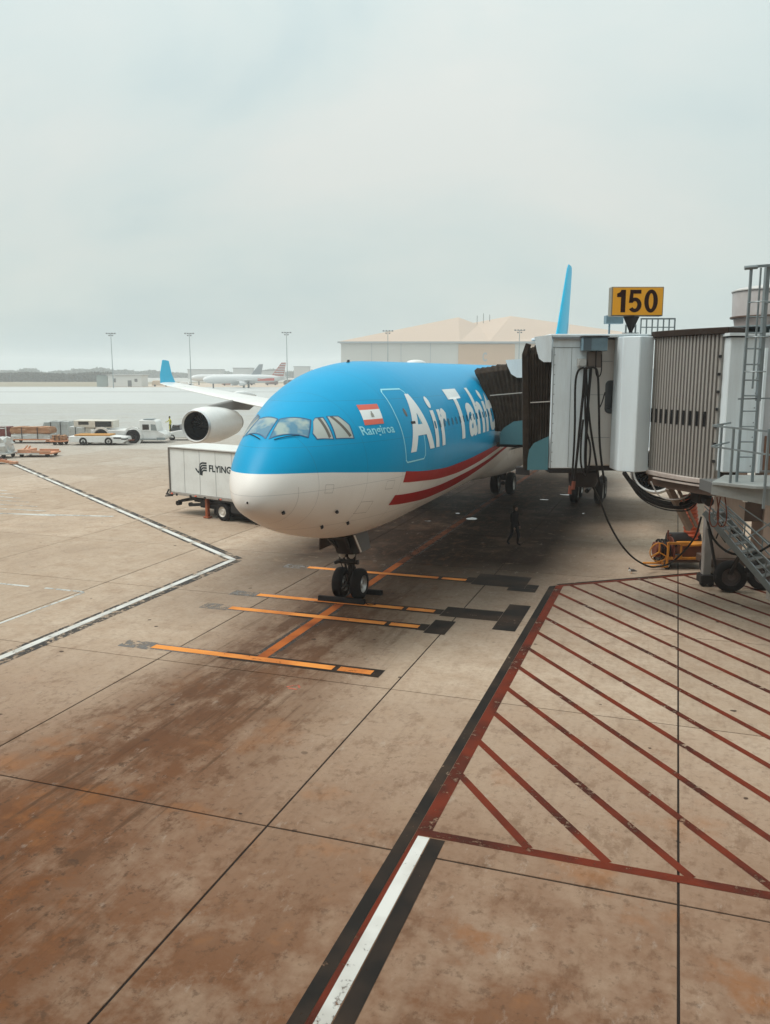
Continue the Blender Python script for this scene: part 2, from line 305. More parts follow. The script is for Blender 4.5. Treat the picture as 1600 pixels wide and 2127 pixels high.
P_WHITEW = paint('paint_white_worn', (0.60, 0.60, 0.57), .58, (0.45, 0.44, 0.41))
P_YEL = paint('paint_yellow', (0.74, 0.28, 0.06), .34, (0.52, 0.17, 0.04))
P_ORANGE = paint('paint_orange', (0.42, 0.115, 0.022), .42, (0.17, 0.04, 0.013))
P_ORANGEDK = paint('paint_orange_dark', (0.15, 0.042, 0.012), .55, (0.05, 0.018, 0.008))  # darker orange for the stretch of line beneath the aircraft
P_PALEW = paint('paint_old_white', (0.52, 0.52, 0.49), .72)

# ------------------------------------------------------------------ mesh builder
class B:
    def __init__(s): s.v = []; s.f = []
    def add(s, vs, fs):
        o = len(s.v); s.v += [tuple(v) for v in vs]; s.f += [tuple(i + o for i in f) for f in fs]; return s
    def box(s, lo, hi, rz=0, piv=None):
        x0, y0, z0 = lo; x1, y1, z1 = hi
        vs = [(x0, y0, z0), (x1, y0, z0), (x1, y1, z0), (x0, y1, z0), (x0, y0, z1), (x1, y0, z1), (x1, y1, z1), (x0, y1, z1)]
        if rz:
            px, py = piv or ((x0 + x1) / 2, (y0 + y1) / 2); c, n = math.cos(rz), math.sin(rz)
            vs = [(px + (x - px) * c - (y - py) * n, py + (x - px) * n + (y - py) * c, z) for x, y, z in vs]
        return s.add(vs, [(0, 3, 2, 1), (4, 5, 6, 7), (0, 1, 5, 4), (1, 2, 6, 5), (2, 3, 7, 6), (3, 0, 4, 7)])
    def cyl(s, p0, p1, r0, r1=None, n=16, caps=True):
        p0, p1 = Vector(p0), Vector(p1); r1 = r0 if r1 is None else r1
        d = (p1 - p0).normalized(); a = Vector((0, 0, 1)) if abs(d.z) < .9 else Vector((1, 0, 0)); u = d.cross(a).normalized(); w = d.cross(u)
        vs = []
        for p, r in ((p0, r0), (p1, r1)):
            for i in range(n):
                t = 2 * math.pi * i / n; vs.append(p + u * (r * math.cos(t)) + w * (r * math.sin(t)))
        fs = [(i, (i + 1) % n, n + (i + 1) % n, n + i) for i in range(n)]
        if caps: fs += [tuple(range(n - 1, -1, -1)), tuple(range(n, 2 * n))]
        return s.add(vs, fs)
    def bar(s, p0, p1, w, h=None):
        """square bar"""
        p0, p1 = Vector(p0), Vector(p1); h = h or w
        d = (p1 - p0).normalized(); a = Vector((0, 0, 1)) if abs(d.z) < .95 else Vector((1, 0, 0)); u = d.cross(a).normalized() * (w / 2); q = d.cross(u).normalized() * (h / 2)
        vs = [p0 - u - q, p0 + u - q, p0 + u + q, p0 - u + q, p1 - u - q, p1 + u - q, p1 + u + q, p1 - u + q]
        return s.add(vs, [(0, 3, 2, 1), (4, 5, 6, 7), (0, 1, 5, 4), (1, 2, 6, 5), (2, 3, 7, 6), (3, 0, 4, 7)])
    def tube(s, path, r, n=8, sub=6, closed=False):
        pts = [Vector(p) for p in path]
        if sub > 1 and len(pts) > 2:
            q = []
            for i in range(len(pts) - 1):
                a = pts[max(i - 1, 0)]; b = pts[i]; c = pts[i + 1]; d = pts[min(i + 2, len(pts) - 1)]
                for k in range(sub):
                    t = k / sub; q.append(.5 * ((2 * b) + (c - a) * t + (2 * a - 5 * b + 4 * c - d) * t * t + (3 * b - a - 3 * c + d) * t ** 3))
            q.append(pts[-1]); pts = q
        vs = []; m = len(pts); u = None
        for i, p in enumerate(pts):
            d = (pts[min(i + 1, m - 1)] - pts[max(i - 1, 0)]).normalized()
            if u is None: u = d.cross(Vector((0, 0, 1)) if abs(d.z) < .9 else Vector((1, 0, 0))).normalized()
            else: u = (u - d * u.dot(d)).normalized()
            w = d.cross(u); rr = r[i * len(r) // m] if isinstance(r, (list, tuple)) else r
            for k in range(n):
                t = 2 * math.pi * k / n; vs.append(p + u * (rr * math.cos(t)) + w * (rr * math.sin(t)))
        fs = [(i * n + k, i * n + (k + 1) % n, (i + 1) * n + (k + 1) % n, (i + 1) * n + k) for i in range(m - 1) for k in range(n)]
        fs += [tuple(range(n - 1, -1, -1)), tuple(range((m - 1) * n, m * n))]
        return s.add(vs, fs)
    def prism(s, poly, z0, z1):
        n = len(poly); vs = [(x, y, z0) for x, y in poly] + [(x, y, z1) for x, y in poly]
        return s.add(vs, [tuple(range(n - 1, -1, -1)), tuple(range(n, 2 * n))] + [(i, (i + 1) % n, n + (i + 1) % n, n + i) for i in range(n)])
    def prismx(s, poly, x0, x1):
        """polygon in (y,z) extruded along x"""
        n = len(poly); vs = [(x0, y, z) for y, z in poly] + [(x1, y, z) for y, z in poly]
        return s.add(vs, [tuple(range(n - 1, -1, -1)), tuple(range(n, 2 * n))] + [(i, (i + 1) % n, n + (i + 1) % n, n + i) for i in range(n)])
    def prismy(s, poly, y0, y1):
        n = len(poly); vs = [(x, y0, z) for x, z in poly] + [(x, y1, z) for x, z in poly]
        return s.add(vs, [tuple(range(n)), tuple(range(2 * n - 1, n - 1, -1))] + [(i, n + i, n + (i + 1) % n, (i + 1) % n) for i in range(n)])
    def lathe(s, prof, o, axis, n=32):
        """prof: (radius, distance along axis)"""
        o = Vector(o); d = Vector(axis).normalized(); a = Vector((0, 0, 1)) if abs(d.z) < .9 else Vector((1, 0, 0)); u = d.cross(a).normalized(); w = d.cross(u)
        vs = []
        for r, h in prof:
            for i in range(n):
                t = 2 * math.pi * i / n; vs.append(o + d * h + u * (r * math.cos(t)) + w * (r * math.sin(t)))
        m = len(prof); fs = [(j * n + i, j * n + (i + 1) % n, (j + 1) * n + (i + 1) % n, (j + 1) * n + i) for j in range(m - 1) for i in range(n)]
        return s.add(vs, fs)
    def ball(s, c, r, n=10, m=7):
        rx, ry, rz = r if isinstance(r, tuple) else (r, r, r)
        vs = []
        for j in range(m + 1):
            ph = -math.pi / 2 + math.pi * j / m
            for i in range(n):
                t = 2 * math.pi * i / n; vs.append((c[0] + rx * math.cos(ph) * math.cos(t), c[1] + ry * math.cos(ph) * math.sin(t), c[2] + rz * math.sin(ph)))
        return s.add(vs, [(j * n + i, j * n + (i + 1) % n, (j + 1) * n + (i + 1) % n, (j + 1) * n + i) for j in range(m) for i in range(n)])
    def mesh(s, name, off=(0, 0, 0), bev=0.0, smooth=35):
        me = bpy.data.meshes.new(name)
        me.from_pydata([(x - off[0], y - off[1], z - off[2]) for x, y, z in s.v], [], s.f)
        bm = bmesh.new(); bm.from_mesh(me)
        bmesh.ops.remove_doubles(bm, verts=bm.verts, dist=1e-5)
        bmesh.ops.recalc_face_normals(bm, faces=bm.faces)
        if bev > 0:
            es = [e for e in bm.edges if len(e.link_faces) == 2 and e.calc_face_angle(0) > R(40)]
            bmesh.ops.bevel(bm, geom=es, offset=bev, segments=1, affect='EDGES', clamp_overlap=True)
        bm.to_mesh(me); bm.free()
        if smooth:
            me.shade_smooth(); me.set_sharp_from_angle(angle=R(smooth))
        return me

def link(name, me, m, parent=None):
    o = bpy.data.objects.new(name, me); COL.objects.link(o)
    if m is not None and not me.materials: me.materials.append(m)
    if parent is not None: o.parent = parent
    return o
def VF(u, v, z=0.0):
    """turned ground frame: u across the stand to the right, v away from the terminal window"""
    return (u * math.cos(YAW) - v * math.sin(YAW), u * math.sin(YAW) + v * math.cos(YAW), z)

class Thing:
    """an Empty at the thing's base; parts are given in the frame's own coordinates"""
    def __init__(s, name, label, cat, base=(0, 0, 0), view=True, loc=None, rz=None, group=None):
        s.base = base
        s.o = bpy.data.objects.new(name, None); COL.objects.link(s.o); s.o.empty_display_size = .3
        s.o.location = loc if loc is not None else (VF(*base) if view else base)
        s.o.rotation_euler = (0, 0, rz if rz is not None else (YAW if view else 0))
        s.o['label'] = label; s.o['category'] = cat
        if group: s.o['group'] = group
    def part(s, name, b, m, bev=0.0, smooth=35, parent=None, label=None):
        o = link(name, b.mesh(name, s.base, bev, smooth), m, parent or s.o)
        if label: o['label'] = label
        return o
def tag(o, label=None, cat=None, group=None, kind=None):
    if label: o['label'] = label
    if cat: o['category'] = cat
    if group: o['group'] = group
    if kind: o['kind'] = kind
    return o
def copy_tree(o, parent=None):
    c = o.copy(); COL.objects.link(c); c.parent = parent
    for ch in list(o.children):
        if ch is not c: copy_tree(ch, c)
    return c

def text_mesh(txt, size=1.0, bold=0.0, shear=0.0, space=1.0, extrude=0.0):
    """flat letters as a mesh; default built-in face"""
    cu = bpy.data.curves.new('letters', 'FONT'); cu.body = txt; cu.size = size; cu.offset = bold; cu.shear = shear; cu.space_character = space; cu.extrude = extrude; cu.resolution_u = 4
    ob = bpy.data.objects.new('letters', cu); COL.objects.link(ob)
    dg = bpy.context.evaluated_depsgraph_get(); me = bpy.data.meshes.new_from_object(ob.evaluated_get(dg))
    bpy.data.objects.remove(ob); bpy.data.curves.remove(cu)
    return me
def fit_text(me, x0, x1, y0, y1):
    xs = [v.co.x for v in me.vertices]; ys = [v.co.y for v in me.vertices]
    ax, bx_, ay, by = min(xs), max(xs), min(ys), max(ys)
    for v in me.vertices:
        v.co.x = x0 + (v.co.x - ax) / (bx_ - ax) * (x1 - x0); v.co.y = y0 + (v.co.y - ay) / (by - ay) * (y1 - y0)
def remap(me, fn, gx=None, gy=None):
    """cut a flat mesh on a grid and lay it on a surface: fn(x,y) -> 3D"""
    bm = bmesh.new(); bm.from_mesh(me)
    for ax, step in ((0, gx), (1, gy)):
        if not step: continue
        lo = min(v.co[ax] for v in bm.verts); hi = max(v.co[ax] for v in bm.verts); k = math.ceil(lo / step)
        while k * step < hi:
            no = Vector((0, 0, 0)); no[ax] = 1; co = Vector((0, 0, 0)); co[ax] = k * step
            bmesh.ops.bisect_plane(bm, geom=bm.verts[:] + bm.edges[:] + bm.faces[:], plane_co=co, plane_no=no, dist=1e-6); k += 1
    for v in bm.verts: v.co = fn(v.co.x, v.co.y)
    bm.to_mesh(me); bm.free(); return me
def poly_mesh(polys, name='patch'):
    me = bpy.data.meshes.new(name); vs = []; fs = []
    for p in polys:
        fs.append(tuple(range(len(vs), len(vs) + len(p)))); vs += [(x, y, 0) for x, y in p]
    me.from_pydata(vs, [], fs)
    bm = bmesh.new(); bm.from_mesh(me); bmesh.ops.triangulate(bm, faces=bm.faces[:]); bm.to_mesh(me); bm.free()
    return me

# ================================================================== SETTING
# ---- apron: far sheet, joint sealant, slabs
me = bpy.data.meshes.new('apron'); me.from_pydata([(-1500, -60, -.03), (1500, -60, -.03), (1500, 2200, -.03), (-1500, 2200, -.03)], [], [(0, 1, 2, 3)])
apron = tag(link('apron', me, CONCRETE_FAR), 'brown stained concrete airport apron of large square slabs', None, None, 'structure')
GX0, GY0, GS = -6.18, 11.86, 6.6
b = B(); x0 = GX0 - 10 * GS; x1 = GX0 + 5 * GS; y0 = GY0 - 3 * GS; y1 = GY0 + 12 * GS
b.add([(x0, y0, -.016), (x1, y0, -.016), (x1, y1, -.016), (x0, y1, -.016)], [(0, 1, 2, 3)])
link('joint_sealant', b.mesh('joint_sealant', smooth=0), SEAL, apron)
hs = GS / 2 - .018
b = B(); b.v = [(-hs, -hs, -.03), (hs, -hs, -.03), (hs, hs, -.03), (-hs, hs, -.03)] ; e_ = hs
b.v += [(-e_, -e_, -.006), (e_, -e_, -.006), (e_, e_, -.006), (-e_, e_, -.006)]; t_ = hs - .006
b.v += [(-t_, -t_, 0), (t_, -t_, 0), (t_, t_, 0), (-t_, t_, 0)]
b.f = [(i, (i + 1) % 4, 4 + (i + 1) % 4, 4 + i) for i in range(4)] + [(4 + i, 4 + (i + 1) % 4, 8 + (i + 1) % 4, 8 + i) for i in range(4)] + [(8, 9, 10, 11)]
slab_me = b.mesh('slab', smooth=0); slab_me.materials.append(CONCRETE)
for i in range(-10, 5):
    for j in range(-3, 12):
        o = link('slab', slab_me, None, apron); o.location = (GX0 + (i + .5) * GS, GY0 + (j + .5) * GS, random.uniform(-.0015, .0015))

# ---- painted markings (sheets a few mm above the slabs)
def quad(name, pts, m, z=.005, label=None):
    me = bpy.data.meshes.new(name); me.from_pydata([(x, y, z) for x, y in pts], [], [tuple(range(len(pts)))])
    o = link(name, me, m, apron)
    if label: o['label'] = label
    return o
def line(name, p, q, w, m, z=.005, off=0.0):
    p, q = Vector(p), Vector(q); d = (q - p).normalized(); n = Vector((-d.y, d.x)); p = p + n * off; q = q + n * off
    return quad(name, [tuple(p - n * w / 2), tuple(q - n * w / 2), tuple(q + n * w / 2), tuple(p + n * w / 2)], m, z)
# black-and-red border of the hatched box, continuing as black / red / white towards the terminal
quad('border_line', [(-4.0, -2), (-3.825, -2), (-3.735, 12.4), (-3.735, 29.9), (-3.95, 29.7), (-3.95, 12.4)], P_BLACK, .0045, 'black edge of the hatched box')
quad('border_line', [(-3.82, -2), (-3.66, -2), (-3.66, 12.4), (-3.48, 12.42), (-3.48, 29.95), (-3.73, 29.9), (-3.73, 12.4)], P_RED, .005, 'red edge line of the hatched box')
quad('white_line', [(-3.665, -2), (-3.465, -2), (-3.465, 12.38), (-3.665, 12.38)], P_WHITE, .0085, 'white line running towards the terminal')
quad('border_line', [(-3.45, -2), (-3.20, -2), (-3.20, 12.38), (-3.45, 12.38)], P_BLACK, .0045)
ua, ub = Vector((-3.62, 29.9)), Vector((9.0, 39.25)); ud = (ub - ua).normalized()
line('border_line', ua, ub, .20, P_RED, .0055); line('border_line', ua, ub, .14, P_BLACK, .0045, .17)
line('border_line', (-3.5, 12.51), (8.5, 12.51), .20, P_RED, .0055)
hd = Vector((math.cos(R(-51.8)), math.sin(R(-51.8))))
k = 0
while True:
    st = Vector((-3.60, 14.80 + 1.575 * k)); k += 1
    if st.y > 29.9:       # starts on the slanted upper border: solve st + hd*t = ua + ud*s
        det = hd.x * -ud.y + ud.x * hd.y; r_ = ua - st
        t = (r_.x * -ud.y + ud.x * r_.y) / det; st = st + hd * t
    if st.x > 7.5: break
    t = min((12.6 - st.y) / hd.y, (8.4 - st.x) / hd.x)
    line('hatch_stripe', st + hd * .1, st + hd * t, .155, P_RED, .0065)
# stop bars and lead-in line
line('lead_in_line', (-10.2, 19.5), (-10.05, 66), .56, P_BLACKW, .0035); line('lead_in_line', (-10.2, 19.5), (-10.16, 31.5), .30, P_ORANGE, .006); line('lead_in_line', (-10.16, 31.52), (-10.05, 66), .30, P_ORANGEDK, .006)
for yb, xa in ((19.36, -13.5), (23.52, -13.4), (25.28, -13.3), (29.62, -13.35)):
    line('stop_bar', (xa + 2.2, yb), (-6.72, yb), .56, P_BLACK, .0045); line('stop_bar', (xa, yb), (xa + 2.19, yb), .46, P_GHOST, .0044); line('stop_bar', (xa, yb), (-8.05, yb), .30, P_YEL, .0085); line('stop_bar', (-7.9, yb), (-6.98, yb), .30, P_YEL, .0085)
    quad('stop_bar_ghost', [(xa - 1.0, yb - .3), (xa - .02, yb - .3), (xa - .02, yb + .3), (xa - 1.0, yb + .3)], P_GHOST, .0035)
for i, (ax, ay, bx_, by) in enumerate(((-6.70, 29.1, -4.75, 30.8), (-7.0, 29.3, -6.71, 30.1), (-5.3, 28.65, -4.3, 29.09), (-4.74, 29.1, -4.3, 29.7), (-6.71, 24.85, -4.86, 25.95), (-4.85, 23.98, -4.15, 26.9), (-6.70, 23.0, -6.05, 24.4), (-7.0, 23.2, -6.71, 23.85))):
    quad('black_patch', [(ax, ay), (bx_, ay), (bx_, by), (ax, by)], P_BLACK, .0036 + .0002 * i)
# white V with black casing on the left
A_, Bq, C_ = (-16.86, 2.0), (-16.82, 29.9), (-53.5, 57.2)
for p_, q_ in ((A_, Bq), (Bq, C_)):
    sgn = -1
    line('white_vee_line', p_, q_, .24, P_WHITE, .0075); line('vee_casing', p_, q_, .14, P_BLACKW, .0045, .20); line('vee_casing', p_, q_, .30, P_BLACKW, .0042, -.28)
line('service_line', (-30, 23.64), (-21.6, 23.64), .14, P_PALEW); line('service_line', (-20.9, 23.64), (-19.2, 23.64), .14, P_PALEW)
line('service_line', (-19.3, 12.0), (-19.18, 23.64), .12, P_PALEW); line('service_line', (-28, 37.1), (-60, 31), .3, P_PALEW)
for k in range(9):
    line('service_line', (-31 - k * 1.6, 36.2 + k * 1.15), (-60, 34.5 + k * 1.9), .16, P_PALEW, .0052)
P_CORAL = paint('paint_coral', (0.62, 0.16, 0.10), .55)
for (xa, ya, xb, yb_) in ((-8.62, 17.75, -8.42, 17.98), (-8.42, 17.98, -8.30, 17.80), (-8.55, 17.70, -8.32, 17.68)): line('spray_mark', (xa, ya), (xb, yb_), .05, P_CORAL, .0068)
# puddles of standing water under the wing
WATER = mat('water_film', (0.10, 0.09, 0.08), 0.03, spec=0.6, var=.1)
for (x, y, rx, ry) in ((-9.8, 42.6, .55, .8), (-10.9, 44.0, .25, .3), (-8.3, 45.5, .3, .35), (-7.2, 50.5, .5, .4), (-6.0, 53.0, .9, .5), (-4.4, 46.2, .2, .45), (-11.8, 41.2, .3, .25)):
    rx *= .6; ry *= .5
    pts = [(x + rx * math.cos(t / 14 * 6.283) * random.uniform(.6, 1.2), y + ry * math.sin(t / 14 * 6.283) * random.uniform(.6, 1.2)) for t in range(14)]
    quad('puddle', pts, WATER, .0062)

# ---- far ground bands
def band(name, v0, v1, m, z, u0=-900, u1=900, skew=0.0):
    me = bpy.data.meshes.new(name); me.from_pydata([VF(u0, v0 + skew * u0, z), VF(u1, v0 + skew * u1, z), VF(u1, v1 + skew * u1, z), VF(u0, v1 + skew * u0, z)], [], [(0, 1, 2, 3)])
    return tag(link(name, me, m), None, None, None, 'structure')
band('taxiway', 152, 156, ASPH, -.026); band('taxiway_edge', 193, 195, ASPH, -.026)
band('pale_taxiway', 205, 318, PALE, -.026)
band('taxiway_line', 322, 330, ASPH, -.026); band('pale_runway', 332, 420, PALE, -.026)
band('dry_grass', 440, 640, GRASS, -.026)

# ---- terminal building the picture is taken from: glazed front just behind the viewpoint
b = B(); b.box((-70, -14, 0), (45, -1.4, 21)); b.box((24, -1.38, 0), (45, 46, 19))  # second box: unseen right wing added to block low sky
term = link('terminal_building', b.mesh('terminal_building'), mat('terminal_front', (0.30, 0.30, 0.29), 0.5, scale=.2)); tag(term, 'long glazed terminal front standing behind the viewpoint, with unseen side wing added for shade', None, None, 'structure')

# ================================================================== AIRLINER
X0, YN, CZ = -10.18, 18.9, 5.14
S_ = [0, .15, .4, .8, 1.4, 2.0, 2.7, 3.5, 4.5, 6, 8, 10.]
PR = [[-.84, -.36, -.06, .37, .87, 1.25, 1.58, 1.93, 2.32, 2.65, 2.81, 2.82],
      [-.84, -1.16, -1.32, -1.47, -1.72, -1.96, -2.17, -2.37, -2.59, -2.76, -2.82, -2.82],
      [0, .43, .66, .95, 1.29, 1.54, 1.80, 2.08, 2.36, 2.62, 2.81, 2.82],
      [-.84, -.80, -.71, -.62, -.53, -.46, -.38, -.30, -.22, -.13, -.05, 0]]
Q_ = [math.sqrt(s) for s in S_]
def pchip(x, y):
    h = [x[i + 1] - x[i] for i in range(len(x) - 1)]; d = [(y[i + 1] - y[i]) / h[i] for i in range(len(h))]; m = [0.0] * len(x)
    for i in range(1, len(x) - 1):
        if d[i - 1] * d[i] > 0:
            w1 = 2 * h[i] + h[i - 1]; w2 = h[i] + 2 * h[i - 1]; m[i] = (w1 + w2) / (w1 / d[i - 1] + w2 / d[i])
    m[0] = d[0] * 1.5
    def f(q):
        i = 0
        while i < len(h) - 1 and q > x[i + 1]: i += 1
        t = max(0, min(1, (q - x[i]) / h[i]))
        return y[i] * (2 * t ** 3 - 3 * t * t + 1) + m[i] * h[i] * (t ** 3 - 2 * t * t + t) + y[i + 1] * (-2 * t ** 3 + 3 * t * t) + m[i + 1] * h[i] * (t ** 3 - t * t)
    return f
PF = [pchip(Q_, v) for v in PR]
TAIL = [pchip([44, 48, 52, 56, 60, 62.6], v) for v in ([2.82, 2.82, 2.78, 2.62, 2.2, 1.75], [-2.82, -2.35, -1.5, -.45, .65, 1.35], [2.82, 2.66, 2.2, 1.5, .75, .22], [0, .15, .5, .95, 1.4, 1.55])]
def prof(s):
    if s <= 44: q = math.sqrt(max(0, min(s, 10))); return [f(q) for f in PF]
    return [f(s) for f in TAIL]
def fsurf(s, th, off=0.0):
    t, bt, w, c = prof(s); w += off; sn = math.sin(th)
    return Vector((w * math.cos(th), s, CZ + c + ((t - c + off) if sn >= 0 else (c - bt + off)) * sn))
def fsz(s, z, off=0.0, side=1):
    """point of the skin at station s and height z (relative to the fuselage centre)"""
    t, bt, w, c = prof(s); dz = z - c; hgt = (t - c) if dz >= 0 else (c - bt)
    th = math.asin(max(-.999, min(.999, dz / hgt)))
    v = fsurf(s, th, off); v.x *= side; return v

air = Thing('airliner', 'large blue and white airliner parked nose-in at the gate', 'airliner', base=(0, 0, 0), loc=(X0, YN, 0), rz=R(-0.30))
ss = [10 * (i / 26) ** 2 for i in range(27)] + [10 + i * 2.0 for i in range(1, 18)] + [44 + i * 1.0 for i in range(1, 19)] + [62.6]
NT = 96; b = B()
for s in ss:
    for k in range(NT): b.v.append(tuple(fsurf(max(s, .0004), 2 * math.pi * k / NT)))
for i in range(len(ss) - 1):
    for k in range(NT): b.f.append((i * NT + k, i * NT + (k + 1) % NT, (i + 1) * NT + (k + 1) % NT, (i + 1) * NT + k))
b.f.append(tuple((len(ss) - 1) * NT + k for k in range(NT)))
fus = air.part('fuselage', b, LIVERY, smooth=60)

def decal(name, me, m, fn, gx, gy, parent=None, label=None):
    remap(me, fn, gx, gy); me.shade_smooth(); o = link(name, me, m, parent or air.o)
    if label: o['label'] = label
    return o
def ringpath(pts, w):
    """closed outline band (outer, inner) as quads in the flat"""
    n = len(pts); cx_ = sum(p[0] for p in pts) / n; cy_ = sum(p[1] for p in pts) / n; out = []
    ns = []
    for i in range(n):
        a, q, c = Vector(pts[i - 1]), Vector(pts[i]), Vector(pts[(i + 1) % n]); d = ((q - a).normalized() + (c - q).normalized()).normalized(); nrm = Vector((-d.y, d.x))
        if nrm.dot(Vector((cx_, cy_)) - q) < 0: nrm = -nrm
        ns.append(q + nrm * w)
    for i in range(n):
        j = (i + 1) % n; out.append([pts[i], pts[j], tuple(ns[j]), tuple(ns[i])])
    return out
# cockpit panes, in (station, angle in units of 10 degrees)
PANES = [[(1.87, 8.84), (2.22, 6.18), (1.74, 5.04), (1.21, 8.70)],
         [(2.39, 6.0), (2.59, 5.60), (2.38, 3.52), (1.93, 4.30), (1.94, 4.97), (2.25, 5.88)],
         [(2.74, 5.44), (3.03, 4.89), (3.15, 3.83), (3.06, 2.79), (2.49, 3.42)]]
for sd_ in (1, -1):
    for i, pg in enumerate(PANES):
        mp = lambda off: (lambda s, a: (lambda v: Vector((v.x * sd_, v.y, v.z)))(fsurf(s, R(a * 10), off)))
        pane = decal('cockpit_pane', poly_mesh([pg]), COCKPIT if i == 0 else PANEREFLECT, mp(.006), .12, .25)
        # frame band around the pane
        cxs = sum(p[0] for p in pg) / len(pg); cys = sum(p[1] for p in pg) / len(pg)
        big = [(cxs + (x - cxs) * 1.07 + (.010 if x > cxs else -.010), cys + (y - cys) * 1.065) for x, y in pg]
        n_ = len(pg)
        ringq = [[big[q], big[(q + 1) % n_], pg[(q + 1) % n_], pg[q]] for q in range(n_)]
        decal('pane_frame', poly_mesh(ringq), mat('frame_blue', (0.008, 0.07, 0.17), .4), mp(.011), .12, .25, parent=pane)
        if i == 0:      # wiper arm lying below the windshield
            w0 = fsurf(1.16, R(80), .03); w1 = fsurf(1.58, R(58), .035)
            bb = B().tube([(w0.x * sd_, w0.y, w0.z), ((w0.x + w1.x) / 2 * sd_, (w0.y + w1.y) / 2 - .02, (w0.z + w1.z) / 2 + .02), (w1.x * sd_, w1.y, w1.z)], .012, 6)
            air.part('wiper', bb, DARK, parent=pane)
        if i > 0:       # dark strut seen through the side panes
            a0, a1 = pg[0], pg[2 if i == 1 else 3]
            st = [(a0[0] + .05, a0[1] - .15), (a0[0] + .14, a0[1] - .2), (a1[0] - .02, a1[1] + .25), (a1[0] - .12, a1[1] + .2)]
            decal('window_post', poly_mesh([st]), mat('post_brown', (0.10, 0.085, 0.07), .5), mp(.0085), .12, .25, parent=pane)
# door 1 with its pale outline
DO = [(5.30, .1), (5.28, 1.2), (5.38, 1.85), (5.50, 1.94), (6.62, 1.94), (6.74, 1.83), (6.76, .8), (6.76, -.14), (6.64, -.27), (5.42, -.28), (5.32, -.2)]
for sd_ in (1, -1):
    door = decal('door', poly_mesh([DO]), LIVERY, lambda s, z: fsz(s, z, .004, sd_), .2, .15)
    decal('door_outline', poly_mesh(ringpath(DO, .045)), NAMECYAN, lambda s, z: fsz(s, z, .008, sd_), .2, .15, parent=door)
    decal('door_handle', poly_mesh([[(6.05, .86), (6.35, .86), (6.35, .94), (6.05, .94)]]), DARK, lambda s, z: fsz(s, z, .016, sd_), .2, .15, parent=door)
    decal('door_window', poly_mesh([[(5.95 + .09 * math.cos(t / 12 * 6.283), 1.22 + .13 * math.sin(t / 12 * 6.283)) for t in range(12)]]), CARGLASS, lambda s, z: fsz(s, z, .008, sd_), .2, .15, parent=door)
# airline name, ship's name, flag (left side)
me = text_mesh('Air', 1, .027, .10, 1.14); fit_text(me, 5.65, 9.45, .02, 1.76); decal('airline_name', me, LETTER, lambda s, z: fsz(s, z, .013), .25, .12, label='large white word Air')
me = text_mesh('Tahiti', 1, .029, .10, 1.04); fit_text(me, 10.55, 17.5, .02, 1.82); decal('airline_name', me, LETTER, lambda s, z: fsz(s, z, .013), .25, .12, label='large white word Tahiti')
me = text_mesh('Rangiroa', 1, .014); fit_text(me, 3.44, 4.92, .60, .93); decal('ship_name', me, NAMECYAN, lambda s, z: fsz(s, z, .008), .12, .08, label='pale cyan name Rangiroa')
def fl(a, b_): # a along, b_ up; sheared like the photo's flag on the curved skin
    return (3.70 + a * .82 + b_ * .21, .95 + b_ * .56 + a * .01)
for j, m_ in enumerate((FLAGRED, LETTER, FLAGRED)):
    lo, hi = ((0, .26), (.26, .74), (.74, 1))[j]
    decal('flag_band', poly_mesh([[fl(0, lo), fl(1, lo), fl(1, hi), fl(0, hi)]]), m_, lambda s, z: fsz(s, z, .008), .1, .06)
decal('flag_emblem', poly_mesh([[fl(.5 + .075 * math.cos(t / 10 * 6.283), .47 + .12 * math.sin(t / 10 * 6.283)) for t in range(10)]]), GOLD, lambda s, z: fsz(s, z, .011), .1, .06)
decal('flag_emblem', poly_mesh([[fl(.42, .36), fl(.58, .36), fl(.52, .66), fl(.48, .66)]]), mat('emblem_grey', (.3, .3, .27), .5), lambda s, z: fsz(s, z, .013), .1, .06)
# red cheat-lines sweeping along the lower side
UP = [(5.38, -.52), (7.5, -.71), (10.14, -.84), (12.3, -.85), (16.0, -.76), (19.5, -.63), (23, -.45), (30, -.1)]
LO1 = [(5.33, -.86), (6.87, -.99), (9.61, -1.19), (12.1, -1.26), (14.7, -1.19), (18.5, -.90), (22, -.62), (30, -.14)]
UP2 = [(5.09, -1.23), (7.32, -1.37), (10.2, -1.48), (13.4, -1.45), (17.0, -1.28), (19.5, -1.02), (24, -.66), (30, -.3)]
LO2 = [(5.0, -1.53), (6.92, -1.70), (9.84, -1.88), (12.3, -1.92), (14.5, -1.80), (17.5, -1.48), (20.3, -1.10), (30, -.36)]
for k, (u_, l_) in enumerate(((UP, LO1), (UP2, LO2))):
    fu = pchip([p[0] for p in u_], [p[1] for p in u_]); fl_ = pchip([p[0] for p in l_], [p[1] for p in l_])
    polys = []; n_ = 60
    for i in range(n_):
        a, c = i / n_, (i + 1) / n_
        su0 = u_[0][0] + a * (30 - u_[0][0]); su1 = u_[0][0] + c * (30 - u_[0][0]); sl0 = l_[0][0] + a * (30 - l_[0][0]); sl1 = l_[0][0] + c * (30 - l_[0][0])
        polys.append([(sl0, fl_(sl0)), (sl1, fl_(sl1)), (su1, fu(su1)), (su0, fu(su0))])
    for sd_ in (1, -1):
        decal('red_stripe', poly_mesh(polys), LIVERYRED, lambda s, z: fsz(s, z, .007, sd_), None, .08)
